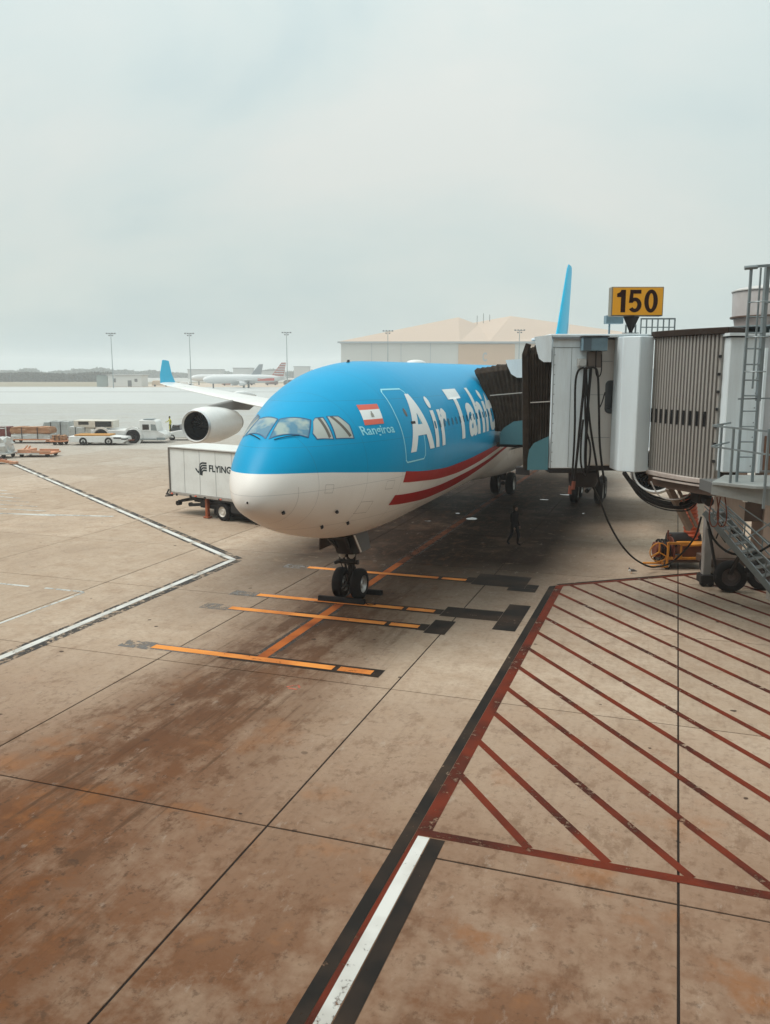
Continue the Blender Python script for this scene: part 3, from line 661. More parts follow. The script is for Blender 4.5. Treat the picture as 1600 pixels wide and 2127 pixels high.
# radome seam, probes
sm = B()
for k in range(64):
    t0, t1 = 2 * math.pi * k / 64, 2 * math.pi * (k + 1) / 64
    if math.sin(t0) > .05: continue
    sm.add([fsurf(.90, t0, .004), fsurf(.90, t1, .004), fsurf(.908, t1, .004), fsurf(.908, t0, .004)], [(0, 1, 2, 3)])
air.part('radome_seam', sm, mat('seam', (.42, .40, .38), .6))
for (s, th) in ((2.46, -34), (2.44, -55), (.66, -39), (2.46, 214), (2.44, 235), (3.4, -48)):
    p0 = fsurf(s, R(th)); p1 = fsurf(s, R(th), .07)
    air.part('probe', B().cyl(p0, p1, .05, .035, 10).bar(p1, (p1.x, p1.y - .12, p1.z), .03), DARK)
# access hatches and static-port plates
for hp_ in ([(3.3, -1.55), (3.9, -1.60), (3.92, -1.25), (3.34, -1.2)], [(4.3, -.95), (4.75, -.98), (4.77, -.72), (4.32, -.7)], [(7.6, -2.05), (8.7, -2.1), (8.7, -1.96), (7.62, -1.93)], [(1.7, -.75), (2.0, -.78), (2.02, -.55), (1.72, -.52)]):
    for sd_ in (1, -1): decal('access_hatch', poly_mesh(ringpath(hp_, .012)), mat('hatch_line', (.30, .28, .26), .6), lambda s, z: fsz(s, z, .005, sd_), .2, .1)
# cabin windows
def cabin_window(s, sd_):
    pts = [(s + .085 * math.copysign(abs(math.cos(t / 12 * 6.283)) ** .6, math.cos(t / 12 * 6.283)), .74 + .125 * math.copysign(abs(math.sin(t / 12 * 6.283)) ** .6, math.sin(t / 12 * 6.283))) for t in range(12)]
    return decal('cabin_window', poly_mesh([pts]), mat('cabin_glass', (0.01, 0.15, 0.27), .2), lambda a, z: fsz(a, z, .017, sd_), None, .1)
for k in range(17):
    s = 7.9 + .533 * k
    if k < 17: cabin_window(s, 1); cabin_window(s, -1)
# upper antennas
air.part('antenna', B().prismx([(6.8, 7.78), (7.1, 7.8), (7.08, 7.98), (6.98, 7.98)], -.02, .02), DARK)
air.part('satcom_dome', B().ball((0, 14.5, 7.95), (.30, .9, .13), 16, 10), PLANEWHITE)
# belly fairing
b = B(); rows = [(19.5, .2, -2.6), (22, 2.6, -2.95), (26, 3.1, -3.2), (36, 3.1, -3.2), (41, 2.5, -2.9), (44, .2, -2.6)]
for s, w, zb in rows:
    for k in range(17):
        t = math.pi + math.pi * k / 16; b.v.append((w * math.cos(t), s, CZ - 1.3 + (zb + 1.3) * -math.sin(t) * -1 * -1 if False else CZ - 1.3 - (abs(zb) - 1.3) * abs(math.sin(t))))
for i in range(len(rows) - 1):
    for k in range(16): b.f.append((i * 17 + k, i * 17 + k + 1, (i + 1) * 17 + k + 1, (i + 1) * 17 + k))
air.part('belly_fairing', b, PLANEWHITE, smooth=60)
# wings
def foil(n=14):
    pts = []
    for i in range(n + 1):
        x = .5 * (1 - math.cos(math.pi * i / n)); y = 5 * (.2969 * math.sqrt(x) - .126 * x - .3516 * x * x + .2843 * x ** 3 - .1036 * x ** 4); pts.append((x, y))
    up = [(x, y * .62 + .02 * math.sin(math.pi * x)) for x, y in pts]; lo = [(x, -y * .42 + .015 * math.sin(math.pi * x)) for x, y in pts]
    return up[::-1] + lo[1:-1]
FO = foil()
def loft(b, secs, mirror=1, vertical=False):
    """secs: (x, leading edge station, z, chord, thickness, twist)"""
    n = len(FO); o = len(b.v)
    for (x, le, z, ch, th, tw) in secs:
        for (a, c) in FO:
            if vertical: b.v.append((c * th * ch, le + a * ch, z))
            else: b.v.append((x * mirror, le + a * ch, z + c * th * ch - tw * (a - .3) * ch))
    for i in range(len(secs) - 1):
        for k in range(n): b.f.append((o + i * n + k, o + i * n + (k + 1) % n, o + (i + 1) * n + (k + 1) % n, o + (i + 1) * n + k))
    b.f.append(tuple(o + k for k in range(n))); b.f.append(tuple(o + (len(secs) - 1) * n + k for k in range(n)))
    return b
WSEC = [(2.0, 21.0, 4.10, 10.8, .13, .06), (9.4, 26.3, 4.78, 7.9, .115, .03), (19.2, 33.4, 5.62, 5.4, .105, .0), (29.2, 40.6, 6.50, 2.7, .10, -.03), (30.6, 41.75, 6.65, 2.3, .10, -.03)]
for sd_ in (-1, 1):
    wg = air.part('wing', loft(B(), WSEC, sd_), PLANEWHITE, smooth=50)
    # upturned blue winglet
    b = B(); n = len(FO)
    for (x, le, z, ch) in ((30.6, 41.8, 6.66, 2.25), (31.0, 42.4, 7.35, 1.75), (31.35, 43.3, 8.5, 1.0)):
        for (a, c) in FO: b.v.append(((x + c * .16 * ch) * sd_, le + a * ch, z + .25 * c * ch))
    for i in range(2):
        for k in range(n): b.f.append((i * n + k, i * n + (k + 1) % n, (i + 1) * n + (k + 1) % n, (i + 1) * n + k))
    b.f.append(tuple(2 * n + k for k in range(n)))
    air.part('winglet', b, mat('winglet_blue', (0.008, 0.40, 0.62), .35), parent=wg)
    for xf in (12.5, 15.5, 22.5):     # flap-track fairings under the trailing edge
        zz = 4.2 + .088 * xf; y0_ = 21 + .724 * xf + 4.3 - .1 * xf
        air.part('flap_fairing', B().lathe([(.02, 0), (.22, .7), (.30, 1.8), (.18, 3.2), (.02, 4.0)], (xf * sd_, y0_, zz - .25), (0, 1, -.06), 12), PLANEWHITE, parent=wg)
    for (xe, si, ze) in ((19.2, 28.55, 4.12), (9.3, 22.4, 3.0)):
        en = air.part('engine', B().lathe([(.90, .35), (.93, .10), (1.0, .0), (1.07, .10), (1.16, .5), (1.22, 1.3), (1.20, 2.3), (1.08, 3.4), (.93, 4.3), (.86, 4.7), (.80, 4.65)], (xe * sd_, si, ze), (0, 1, 0), 40), PLANEWHITE, smooth=50)
        air.part('intake_lip', B().lathe([(.93, .12), (1.005, -.012), (1.09, .12)], (xe * sd_, si, ze), (0, 1, 0), 40), ALU, smooth=60, parent=en)
        air.part('intake', B().lathe([(.925, .13), (.90, .35), (.92, 1.0), (.92, 1.25)], (xe * sd_, si, ze), (0, 1, 0), 40), BLACKHOLE, parent=en)
        fb = B()
        for k in range(24):
            t = 2 * math.pi * k / 24; dt = .17
            fb.add([(xe * sd_ + .28 * math.cos(t), si + 1.12, ze + .28 * math.sin(t)), (xe * sd_ + .91 * math.cos(t - .05), si + 1.0, ze + .91 * math.sin(t - .05)), (xe * sd_ + .91 * math.cos(t + dt), si + 1.2, ze + .91 * math.sin(t + dt)), (xe * sd_ + .28 * math.cos(t + dt * 1.2), si + 1.2, ze + .28 * math.sin(t + dt * 1.2))], [(0, 1, 2, 3)])
        air.part('fan', fb, mat('fan_dark', (.012, .012, .013), .5), parent=en)
        air.part('spinner', B().lathe([(.005, .72), (.16, .85), (.30, 1.15)], (xe * sd_, si, ze), (0, 1, 0), 20), DARK, parent=en)
        air.part('exhaust', B().lathe([(.80, 4.6), (.62, 5.3), (.5, 5.35), (.38, 5.2), (.06, 6.0)], (xe * sd_, si, ze), (0, 1, 0), 24), mat('exhaust_metal', (.2, .17, .14), .4, metal=.8), parent=en)
        wz = 4.1 + (xe - 2) * .089; wl_ = 21 + (xe - 2) * .722
        air.part('pylon', B().prismx([(si + 1.2, ze + 1.1), (si + 2.0, ze + 1.28), (wl_ + .3, wz + .05), (wl_ + 3.6, wz - .25), (wl_ + 2.2, ze + .75), (si + 3.9, ze + .9)], xe * sd_ - .2, xe * sd_ + .2), mat('pylon_grey', (.20, .185, .17), .5), bev=.06)
# tail
air.part('tail_fin', loft(B(), [(0, 51.5, 7.6, 9.2, .13, 0), (0, 55.6, 11.6, 6.8, .13, 0), (0, 60.2, 16.7, 3.5, .13, 0), (0, 60.9, 17.15, 2.6, .09, 0)], vertical=True), mat('fin_blue', (0.0, 0.44, 0.70), .4, spec=.15), smooth=50)
for sd_ in (-1, 1):
    air.part('tailplane', loft(B(), [(.6, 54.5, 6.9, 5.0, .10, 0), (9.7, 60.6, 7.75, 1.9, .09, 0)], sd_), PLANEWHITE, smooth=50)
    # white flower motif low on the fin
    air.part('fin_motif', B().add([(sd_ * .33, 58.6, 9.2), (sd_ * .30, 60.9, 9.9), (sd_ * .22, 61.3, 12.3), (sd_ * .26, 59.9, 11.0)], [(0, 1, 2, 3)]), LETTER)
# landing gear
def wheel(T, c, r, w, axis=(1, 0, 0), parent=None, rim=RIM, name='wheel'):
    c = Vector(c); ax = Vector(axis).normalized(); h = w / 2
    t = T.part(name, B().lathe([(r * .56, -h * .86), (r * .80, -h), (r * .95, -h * .78), (r, -h * .35), (r, h * .35), (r * .95, h * .78), (r * .80, h), (r * .56, h * .86)], c, ax, 28), TYRE, smooth=50, parent=parent)
    rb = B().lathe([(.01, -h * .55), (r * .22, -h * .75), (r * .30, -h * .4), (r * .48, -h * .45), (r * .57, -h * .88), (r * .57, h * .88), (r * .48, h * .45), (r * .30, h * .4), (r * .22, h * .75), (.01, h * .55)], c, ax, 28)
    T.part('rim', rb, rim, smooth=40, parent=t)
    return t
NG = 7.05
ng = air.part('nose_gear', B().cyl((0, NG + .15, 2.6), (0, NG, 1.15), .115).cyl((0, NG, 1.2), (0, NG, .52), .075).cyl((-.42, NG, .52), (.42, NG, .52), .06), GEARMETAL)
for sx in (-.33, .33): wheel(air, (sx, NG, .525), .525, .37, parent=ng)
air.part('drag_brace', B().bar((-.05, NG + .1, 1.35), (-.35, NG - 1.35, 2.4), .09).bar((.05, NG + .1, 1.35), (.35, NG - 1.35, 2.4), .09).bar((-.3, NG - 1.1, 2.25), (.3, NG - 1.1, 2.25), .07), GEARMETAL, parent=ng)
air.part('torque_link', B().bar((-.02, NG + .12, 1.25), (0, NG + .42, .95), .09, .05).bar((0, NG + .42, .95), (0, NG + .1, .6), .09, .05), GEARMETAL, parent=ng)
air.part('steering_actuator', B().cyl((-.34, NG - .1, 1.28), (.34, NG - .1, 1.28), .08).cyl((-.34, NG - .12, 1.28), (-.5, NG - .2, 1.22), .06), GEARMETAL, parent=ng)
air.part('tow_fitting', B().cyl((0, NG - .25, .62), (0, NG - .62, .5), .05).ball((0, NG - .64, .5), .06), GEARMETAL, parent=ng)
for sx in (-.17, .17): air.part('taxi_light', B().cyl((sx, NG - .2, 1.55), (sx, NG - .32, 1.55), .10, .11).ball((sx, NG - .31, 1.55), (.09, .03, .09), 10, 6), mat('lamp_lens', (.5, .5, .48), .15), parent=ng)
for sx in (-1, 1):
    air.part('gear_door', B().add([(sx * .55, NG - 1.2, 2.45), (sx * .55, NG + .1, 2.42), (sx * .70, NG + .05, 1.78), (sx * .70, NG - .95, 1.80), (sx * .58, NG - 1.2, 2.45), (sx * .58, NG + .1, 2.42), (sx * .73, NG + .05, 1.78), (sx * .73, NG - .95, 1.80)], [(0, 1, 2, 3), (7, 6, 5, 4), (0, 4, 5, 1), (1, 5, 6, 2), (2, 6, 7, 3), (3, 7, 4, 0)]), mat('gear_door_grey', (.10, .085, .075), .5), parent=ng)
gd = air.part('door_marking', B().add([(.60, NG - 1.203, 2.42), (.745, NG - .962, 1.83), (.80, NG - .962, 1.85), (.66, NG - 1.203, 2.44)], [(0, 1, 2, 3)]), LETTER, parent=ng)
air.part('gear_housing', B().prismx([(NG - 1.0, 2.38), (NG - .5, 1.62), (NG + .25, 1.5), (NG + .6, 2.38)], -.30, .30).bar((-.24, NG - .1, 1.6), (-.10, NG - .05, .95), .08).bar((.24, NG - .1, 1.6), (.10, NG - .05, .95), .08), DARK, bev=.05, parent=ng)
for hx, hy in ((.16, -.16), (-.18, -.12), (.05, .2)):
    air.part('hydraulic_line', B().tube([(hx, NG + hy, 2.2), (hx * 1.6, NG + hy - .1, 1.5), (hx * 1.1, NG + hy, 1.0), (hx * .6, NG + hy * .5, .6)], .016, 6), HOSE, parent=ng)
air.part('gear_bay', B().box((-.52, NG - 1.35, 2.36), (.52, NG + 1.5, 2.40)), BLACKHOLE)
for gx, gy, n2 in ((-5.35, 32.2, 2), (5.35, 32.2, 2), (0, 33.2, 1)):
    mg = air.part('main_gear', B().cyl((gx * .92, gy, 3.2), (gx, gy, .9), .20).cyl((gx, gy - (.98 if n2 == 2 else 0), .7), (gx, gy + (.98 if n2 == 2 else .02), .7), .13).bar((gx, gy, 1.3), (gx * .6, gy - .1, 3.0), .14).bar((gx, gy, 1.2), (gx, gy + 1.6, 3.0), .12), GEARMETAL)
    for dy in ((-.98, .98) if n2 == 2 else (0,)):
        for dx in ((-.7, .7) if n2 == 2 else (-.48, .48)): wheel(air, (gx + dx, gy + dy, .70), .70, .50, parent=mg)
    air.part('gear_door', B().box((gx + (.62 if gx >= 0 else -.66), gy - .9, 1.5), (gx + (.66 if gx >= 0 else -.62), gy + .9, 2.9)), PLANEWHITE, parent=mg)

# wheel chocks by the nose wheel
ck = Thing('wheel_chock', 'black rubber chock bar lying in front of the nose wheel', 'chock', base=(X0 - .05, YN + NG - .62, 0), view=False)
cx_, cy_ = X0 - .05, YN + NG - .62
ck.part('chock_bar', B().prismx([(cy_ - .10, .005), (cy_ + .10, .005), (cy_ + .05, .17), (cy_ - .05, .17)], cx_ - .82, cx_ + .85), TYRE, bev=.01)
ck.part('rope', B().tube([(cx_ + .85, cy_, .08), (cx_ + 1.0, cy_ - .1, .03), (cx_ + 1.2, cy_ + .05, .02), (cx_ + 1.1, cy_ + .3, .02)], .012), HOSE)
ck2 = Thing('wheel_chock', 'black rubber chock behind the nose wheel', 'chock', base=(X0 - .05, YN + NG + .68, 0), view=False)
cy_ = YN + NG + .68
ck2.part('chock_bar', B().prismx([(cy_ - .10, .005), (cy_ + .10, .005), (cy_ + .05, .17), (cy_ - .05, .17)], cx_ - .2, cx_ + 1.0), TYRE, bev=.01)

# ================================================================== NEAR JET BRIDGE (turned frame: u right, v away, z up)
jb = Thing('jet_bridge', 'grey passenger boarding bridge with ribbed slat curtain, brown canopy and caged ladder', 'jet bridge', base=(7.8, 25.6, 0))
ax_, la_ = Vector((-.946, .324)), Vector((.324, .946))
def bellows(T, O, length, width, zlo, zhi, pleats, lean=0.0, drop=0.0, amp=.07, m=BELLOWS, axis=ax_, lat=la_, low_rise=0.0):
    """U-shaped folded hood: near side, roof, far side; lean pushes the top forward, drop lowers the outer top"""
    prof_ = []          # (lateral, z fraction)
    n_side = 8
    for k in range(n_side + 1): prof_.append((0, k / n_side * .93))
    prof_ += [(.12, .985), (.3, 1.0)] + [(.3 + (width - .6) * k / 4, 1.0) for k in range(1, 5)] + [(width - .12, .985)]
    for k in range(n_side, -1, -1): prof_.append((width, k / n_side * .93))
    b = B(); n = len(prof_); rows = pleats * 2 + 1
    for i in range(rows):
        t = i / (rows - 1); out = amp if i % 2 else 0.0; out *= random.uniform(.75, 1.2)
        for j, (l, f) in enumerate(prof_):
            zt = zhi - drop * t; z = (zlo + low_rise * t) + f * (zt - zlo - low_rise * t); p = Vector(O) + axis * (length * t + lean * t * f ** 1.5)
            if l <= 0.05: p -= lat * out
            elif l >= width - .05: p += lat * out
            p += lat * l; zz = z + (out if f > .95 else 0) + random.uniform(-.008, .008)
            b.v.append((p.x + random.uniform(-.006, .006), p.y, zz))
    for i in range(rows - 1):
        for j in range(n - 1): b.f.append((i * n + j, i * n + j + 1, (i + 1) * n + j + 1, (i + 1) * n + j))
    return b
def side_panel(T, name, O, pts, m, gap=-.14, th=.05, axis=ax_, lat=la_, parent=None):
    b = B(); n = len(pts)
    for g_ in (gap, gap - th):
        for t, z in pts: p = Vector(O) + axis * t + lat * g_; b.v.append((p.x, p.y, z))
    b.f = [tuple(range(n)), tuple(range(2 * n - 1, n - 1, -1))] + [(i, (i + 1) % n, n + (i + 1) % n, n + i) for i in range(n)]
    return T.part(name, b, m, parent=parent, smooth=0)
O1 = (5.00, 25.62)
bl = jb.part('canopy_bellows', bellows(jb, O1, .66, 2.9, 4.85, 8.52, 9, lean=.12, drop=.28), BELLOWS, smooth=25)
hp = B()
p0 = Vector(O1) + ax_ * .70
hp.bar((p0.x, p0.y, 4.66), (p0.x + ax_.x * .12, p0.y + ax_.y * .12, 8.12), .13, .16)
hp.bar((p0.x + ax_.x * .12, p0.y + ax_.y * .12, 8.1), (p0.x - .02, p0.y - .02, 8.42), .12, .14)
p1_ = p0 + la_ * 2.9; hp.bar((p1_.x, p1_.y, 4.66), (p1_.x, p1_.y, 8.12), .13, .16); hp.bar((p0.x - .05, p0.y, 8.2), (p1_.x, p1_.y, 8.2), .12, .14)
jb.part('canopy_hoop', hp, BELLOWS, parent=bl)
side_panel(jb, 'canopy_valance', O1, [(.52, 8.62), (.0, 8.68), (.0, 7.88), (.22, 7.88), (.36, 7.98), (.43, 8.2)], BRIDGEGREY)
side_panel(jb, 'canopy_apron', O1, [(.0, 5.68), (.44, 5.46), (.58, 5.25), (.62, 4.98), (.62, 4.63), (.0, 4.66)], TEAL)
side_panel(jb, 'canopy_strap', O1, [(.60, 6.66), (.0, 6.70), (.0, 6.73), (.60, 6.69)], mat('strap_grey', (.45, .42, .38), .6), gap=-.09, th=.01)
jb.part('bumper_foot', B().prism([(4.05, 26.0), (4.45, 25.75), (4.5, 26.1), (4.2, 26.3)], 4.45, 4.68), DARK)
# cab
jb.part('cab_body', B().box((5.02, 25.86, 4.74), (7.8, 28.7, 8.56)), BRIDGEDIRTY, bev=.03)
jb.part('cab_front_panel', B().box((4.98, 25.5, 4.70), (6.10, 25.855, 8.60)), BRIDGEGREY, bev=.02)
jb.part('panel_seam', B().box((4.985, 25.49, 8.30), (6.095, 25.499, 8.315)).box((5.02, 25.49, 4.72), (5.035, 25.499, 8.3)), mat('seam_dark', (.20, .21, .22), .6))
jb.part('cab_roof', B().box((4.9, 25.45, 8.605), (8.7, 28.8, 8.70)), BRIDGEGREY, bev=.02)
jb.part('cab_sill', B().box((5.0, 25.52, 4.55), (6.1, 28.6, 4.695)).box((6.15, 25.9, 4.58), (7.7, 28.6, 4.735)), DARK, bev=.02)
wp = []
for (cx1, cz1, a0) in ((7.05, 7.2, 0), (6.83, 7.2, 90), (6.83, 6.48, 180), (7.05, 6.48, 270)):
    for k in range(5): t = R(a0 + k * 22.5); wp.append((cx1 + .14 * math.cos(t) * (1 if True else 0), cz1 + .14 * math.sin(t)))
jb.part('cab_window', B().prismy(wp, 25.845, 25.90), CARGLASS)
jb.part('corner_column', B().prism([(6.90, 24.86), (7.32, 24.60), (7.80, 24.88), (7.80, 25.80), (6.90, 25.80)], 4.68, 8.603), BRIDGEGREY, bev=.02, smooth=15)
# ribbed slat curtain on an arc
PA, PB = Vector((7.87, 24.95)), Vector((8.86, 22.42)); pd = (PB - PA); pn = Vector((pd.y, -pd.x)).normalized()   # outward, to the left
if pn.x > 0: pn = -pn
def arc(t, off=0.0): return PA + pd * t + pn * (.13 * 4 * t * (1 - t) + off)
NS = 22; sw = .142
sb = B().prism([(-sw / 2, .06), (-sw / 2, .035), (-sw * .34, .03), (-sw * .24, -.05), (sw * .20, -.05), (sw * .30, .03), (sw / 2, .035), (sw / 2, .06)], 4.74, 8.56)
slat_me = sb.mesh('slat', smooth=20); slat_me.materials.append(SLAT)
slot_me = B().box((-sw * .32, -.058, 6.14), (sw * .28, -.0502, 6.54)).mesh('vision_slot', smooth=0); slot_me.materials.append(BLACKHOLE)
for i in range(NS):
    t = (i + .5) / NS; p = arc(t); d = arc(t + .01) - arc(t - .01)
    o = link('slat', slat_me, None, jb.o); o.location = (p.x - jb.base[0], p.y - jb.base[1], 0); o.rotation_euler = (0, 0, math.atan2(d.y, d.x))
    if i % 2 == 0 and i < 19:
        s_ = link('vision_slot', slot_me, None, o)
b = B().prism([tuple(arc(t / 12, -.10)) for t in range(13)] + [(9.5, 22.6), (9.5, 25.6), (8.2, 25.4)], 4.74, 8.56); jb.part('rotunda_core', b, DARK)
b = B().prism([tuple(arc(-.02 + t / 12 * 1.1, .14)) for t in range(13)] + [(9.6, 22.9), (9.6, 25.6), (8.0, 25.6)], 8.565, 8.74); jb.part('curtain_eave', b, EAVE, bev=.02)
b = B().prism([tuple(arc(t / 12, .13)) for t in range(13)] + [(9.2, 22.7), (9.2, 25.6), (8.0, 25.6)], 4.60, 4.735); jb.part('curtain_ledge', b, mat('ledge_pale', (.46, .40, .36), .5, dirt=(.2, .13, .1), dirt_amt=.7), bev=.02)
b = B().prism([tuple(arc(t / 12, .03)) for t in range(13)] + [(9.2, 22.9), (9.2, 25.4), (8.1, 25.4)], 4.30, 4.595); jb.part('curtain_beam', b, BROWN)
b = B().prism([tuple(arc(t / 12, .16)) for t in range(2, 13)] + [tuple(arc(t / 12, .04)) for t in range(12, 1, -1)], 4.52, 4.56); jb.part('ledge_rail', b, mat('ledge_pale', (0, 0, 0)))
# latches down the end of the curtain
for k in range(7):
    p = arc(.985, .06); jb.part('latch', B().box((p.x - .04, p.y - .03, 5.2 + k * .46), (p.x + .03, p.y + .03, 5.27 + k * .46)), DARK)
# tunnel wall to the right
jb.part('tunnel_wall', B().box((8.87, 22.05, 4.98), (9.72, 24.6, 8.47)), BRIDGEGREY, bev=.02)
jb.part('tunnel_wall', B().box((9.725, 22.0, 4.98), (14.5, 24.6, 8.50)), mat('tunnel_pale', (.48, .50, .52), .5, dirt=(.36, .33, .3), dirt_amt=.4, scale=.8, stretch=(1, 1, .3)), bev=.02)
dr = jb.part('tunnel_door', B().box((9.80, 21.93, 5.02), (10.9, 21.998, 7.5)), mat('tunnel_pale', (0, 0, 0)), bev=.01)
jb.part('kick_panel', B().box((9.87, 21.89, 5.06), (10.7, 21.928, 5.95)), mat('rust_panel', (.15, .07, .04), .6, dirt=(.28, .10, .04), dirt_amt=.6), parent=dr)
jb.part('door_post', B().box((9.725, 21.9, 4.98), (9.79, 21.999, 8.2)), BRIDGEGREY, parent=dr)
jb.part('tunnel_roof', B().box((8.8, 21.95, 8.505), (14.5, 24.7, 8.58)), BRIDGEGREY)
# roof railing
rl = B().bar((7.7, 26, 9.17), (8.75, 26, 9.17), .045).bar((7.7, 26, 8.92), (8.75, 26, 8.92), .03)
rr_ = jb.part('roof_railing', rl, GALV)
for k in range(7): jb.part('baluster', B().bar((7.72 + k * .17, 26, 8.70), (7.72 + k * .17, 26, 9.17), .035), GALV, parent=rr_)
for uu in (5.55,): jb.part('panel_seam', B().box((uu, 25.494, 4.74), (uu + .012, 25.499, 8.29)), mat('seam_dark', (0, 0, 0)))
for zz in (5.6, 6.9, 7.9): jb.part('panel_seam', B().box((6.12, 25.85, zz), (6.88, 25.857, zz + .012)), mat('seam_dark', (0, 0, 0)))
for k in range(12): jb.part('bolt', B().cyl((5.06, 25.485, 4.9 + k * .29), (5.06, 25.50, 4.9 + k * .29), .014, n=6), mat('seam_dark', (0, 0, 0)))
for k in range(9): jb.part('bolt', B().cyl((9.6, 22.035, 5.15 + k * .38), (9.6, 22.05, 5.15 + k * .38), .016, n=6), mat('seam_dark', (0, 0, 0)))
jb.part('gutter', B().box((4.98, 25.40, 8.56), (6.12, 25.485, 8.60)), mat('seam_dark', (0, 0, 0)))
# cabinets
cb = jb.part('control_cabinet', B().box((5.80, 25.16, 8.20), (6.53, 25.495, 8.60)), BLUEBOX, bev=.015)
jb.part('cabinet_lid', B().box((5.77, 25.12, 8.602), (6.56, 25.50, 8.63)), DARK, parent=cb)
jb.part('cabinet_door', B().box((5.82, 25.145, 8.23), (6.05, 25.159, 8.57)), mat('cabinet_dark', (.07, .10, .12), .5), parent=cb)
jb.part('hoist_box', B().box((6.0, 25.30, 7.72), (6.42, 25.498, 8.195)), mat('hoist_brown', (.13, .10, .08), .6), bev=.02)
jb.part('conduit', B().tube([(6.12, 25.4, 8.2), (6.10, 25.35, 7.6), (6.06, 25.35, 6.6), (6.05, 25.38, 5.2), (6.1, 25.42, 4.6)], .045), HOSE)
jb.part('pulley_bracket', B().box((5.72, 25.28, 7.75), (5.95, 25.49, 7.98)).cyl((5.83, 25.22, 7.86), (5.83, 25.30, 7.86), .11), mat('bracket_pale', (.4, .4, .38), .5))
jb.part('roof_fixture', B().box((6.77, 26.4, 9.05), (7.30, 26.7, 9.30)).cyl((6.9, 26.5, 8.7), (6.9, 26.5, 9.05), .03), BLUEBOX, bev=.01)
# hanging power hoses
HS = [([(5.86, 25.2, 7.72), (5.70, 25.2, 7.62), (5.63, 25.2, 7.2), (5.66, 25.2, 6.0), (5.65, 25.2, 4.9), (5.60, 25.2, 4.15)], .032),
      ([(5.88, 25.15, 7.72), (5.86, 25.15, 7.0), (5.80, 25.15, 6.0), (5.74, 25.15, 5.0), (5.68, 25.15, 4.3)], .04),
      ([(5.92, 25.2, 7.72), (6.0, 25.2, 6.9), (6.12, 25.2, 6.0), (6.32, 25.2, 5.0), (6.48, 25.2, 4.2)], .034),
      ([(5.9, 25.15, 7.7), (6.15, 25.15, 7.72), (6.27, 25.15, 7.5), (6.34, 25.15, 6.6), (6.42, 25.15, 5.4), (6.60, 25.15, 4.3)], .034),
      ([(5.90, 25.1, 7.6), (5.92, 25.1, 6.6), (5.98, 25.1, 5.9), (6.12, 25.1, 5.4), (6.10, 25.1, 4.8), (6.0, 25.1, 4.5), (5.86, 25.1, 4.9), (5.84, 25.1, 5.6), (5.88, 25.1, 6.2)], .03),
      ([(6.22, 25.25, 8.2), (6.22, 25.2, 7.6), (6.30, 25.2, 7.45), (6.38, 25.2, 7.6), (6.38, 25.25, 8.1)], .018),
      ([(6.38, 25.2, 6.55), (6.44, 25.2, 6.7), (6.52, 25.2, 7.0)], .018)]
for p_, r_ in HS: jb.part('hose', B().tube(p_, r_, 8), HOSE)
jb.part('plug', B().cyl((5.60, 25.2, 4.20), (5.58, 25.2, 3.95), .06).cyl((5.68, 25.15, 4.35), (5.66, 25.15, 4.1), .06), OXIDE)
# cable basket slung under the cab
bk = jb.part('cable_basket', B().lathe([(.02, 4.02), (.40, 4.04), (.46, 4.2), (.46, 4.5)], (6.25, 26.4, 0), (0, 0, 1), 16), DARK)
for k in range(5):
    jb.part('cable_coil', B().tube([(6.25 + (.33 + .03 * k) * math.cos(t / 9 * 6.283), 26.4 + .3 * math.sin(t / 9 * 6.283), 4.30 + .06 * k + .1 * math.sin(t + k)) for t in range(10)], .04, 6, 3), HOSE, parent=bk)
# hose catenary under the slat curtain
for dz, r_, dv in ((0, .07, 0), (-.09, .05, -.12), (.10, .035, .1), (-.17, .02, -.2)):
    jb.part('hose', B().tube([(7.05, 24.7 + dv, 4.66), (7.32, 24.5 + dv, 4.28 + dz), (7.75, 24.4 + dv, 3.95 + dz), (8.32, 24.3 + dv, 3.80 + dz), (8.85, 24.2 + dv, 3.88 + dz), (9.15, 24.1 + dv, 4.35)], r_, 8), HOSE)
jb.part('hose', B().tube([(7.6, 23.9, 4.5), (7.85, 23.9, 4.1), (8.2, 23.9, 3.98), (8.6, 23.9, 4.05), (8.9, 23.9, 4.35)], .02, 6), mat('hose_pale', (.5, .48, .46), .4))
jb.part('diagonal_strut', B().bar((8.15, 24.0, 4.32), (9.05, 24.6, 3.0), .12, .2).bar((8.40, 24.0, 4.32), (9.25, 24.6, 3.05), .05, .08), mat('strut_tan', (.26, .20, .16), .6))
jb.part('motor_housing', B().box((8.75, 23.3, 3.95), (9.15, 23.9, 4.32)).cyl((8.95, 23.3, 4.1), (8.95, 22.95, 4.05), .13), DARK, bev=.02)
for uo in (9.0, 9.22): jb.part('cable_loop', B().tube([(uo, 22.9, 4.2), (uo - .06, 22.9, 3.7), (uo + .02, 22.9, 3.4), (uo + .16, 22.9, 3.42), (uo + .2, 22.9, 3.7), (uo + .12, 22.9, 4.2)], .018, 6), OXIDE)
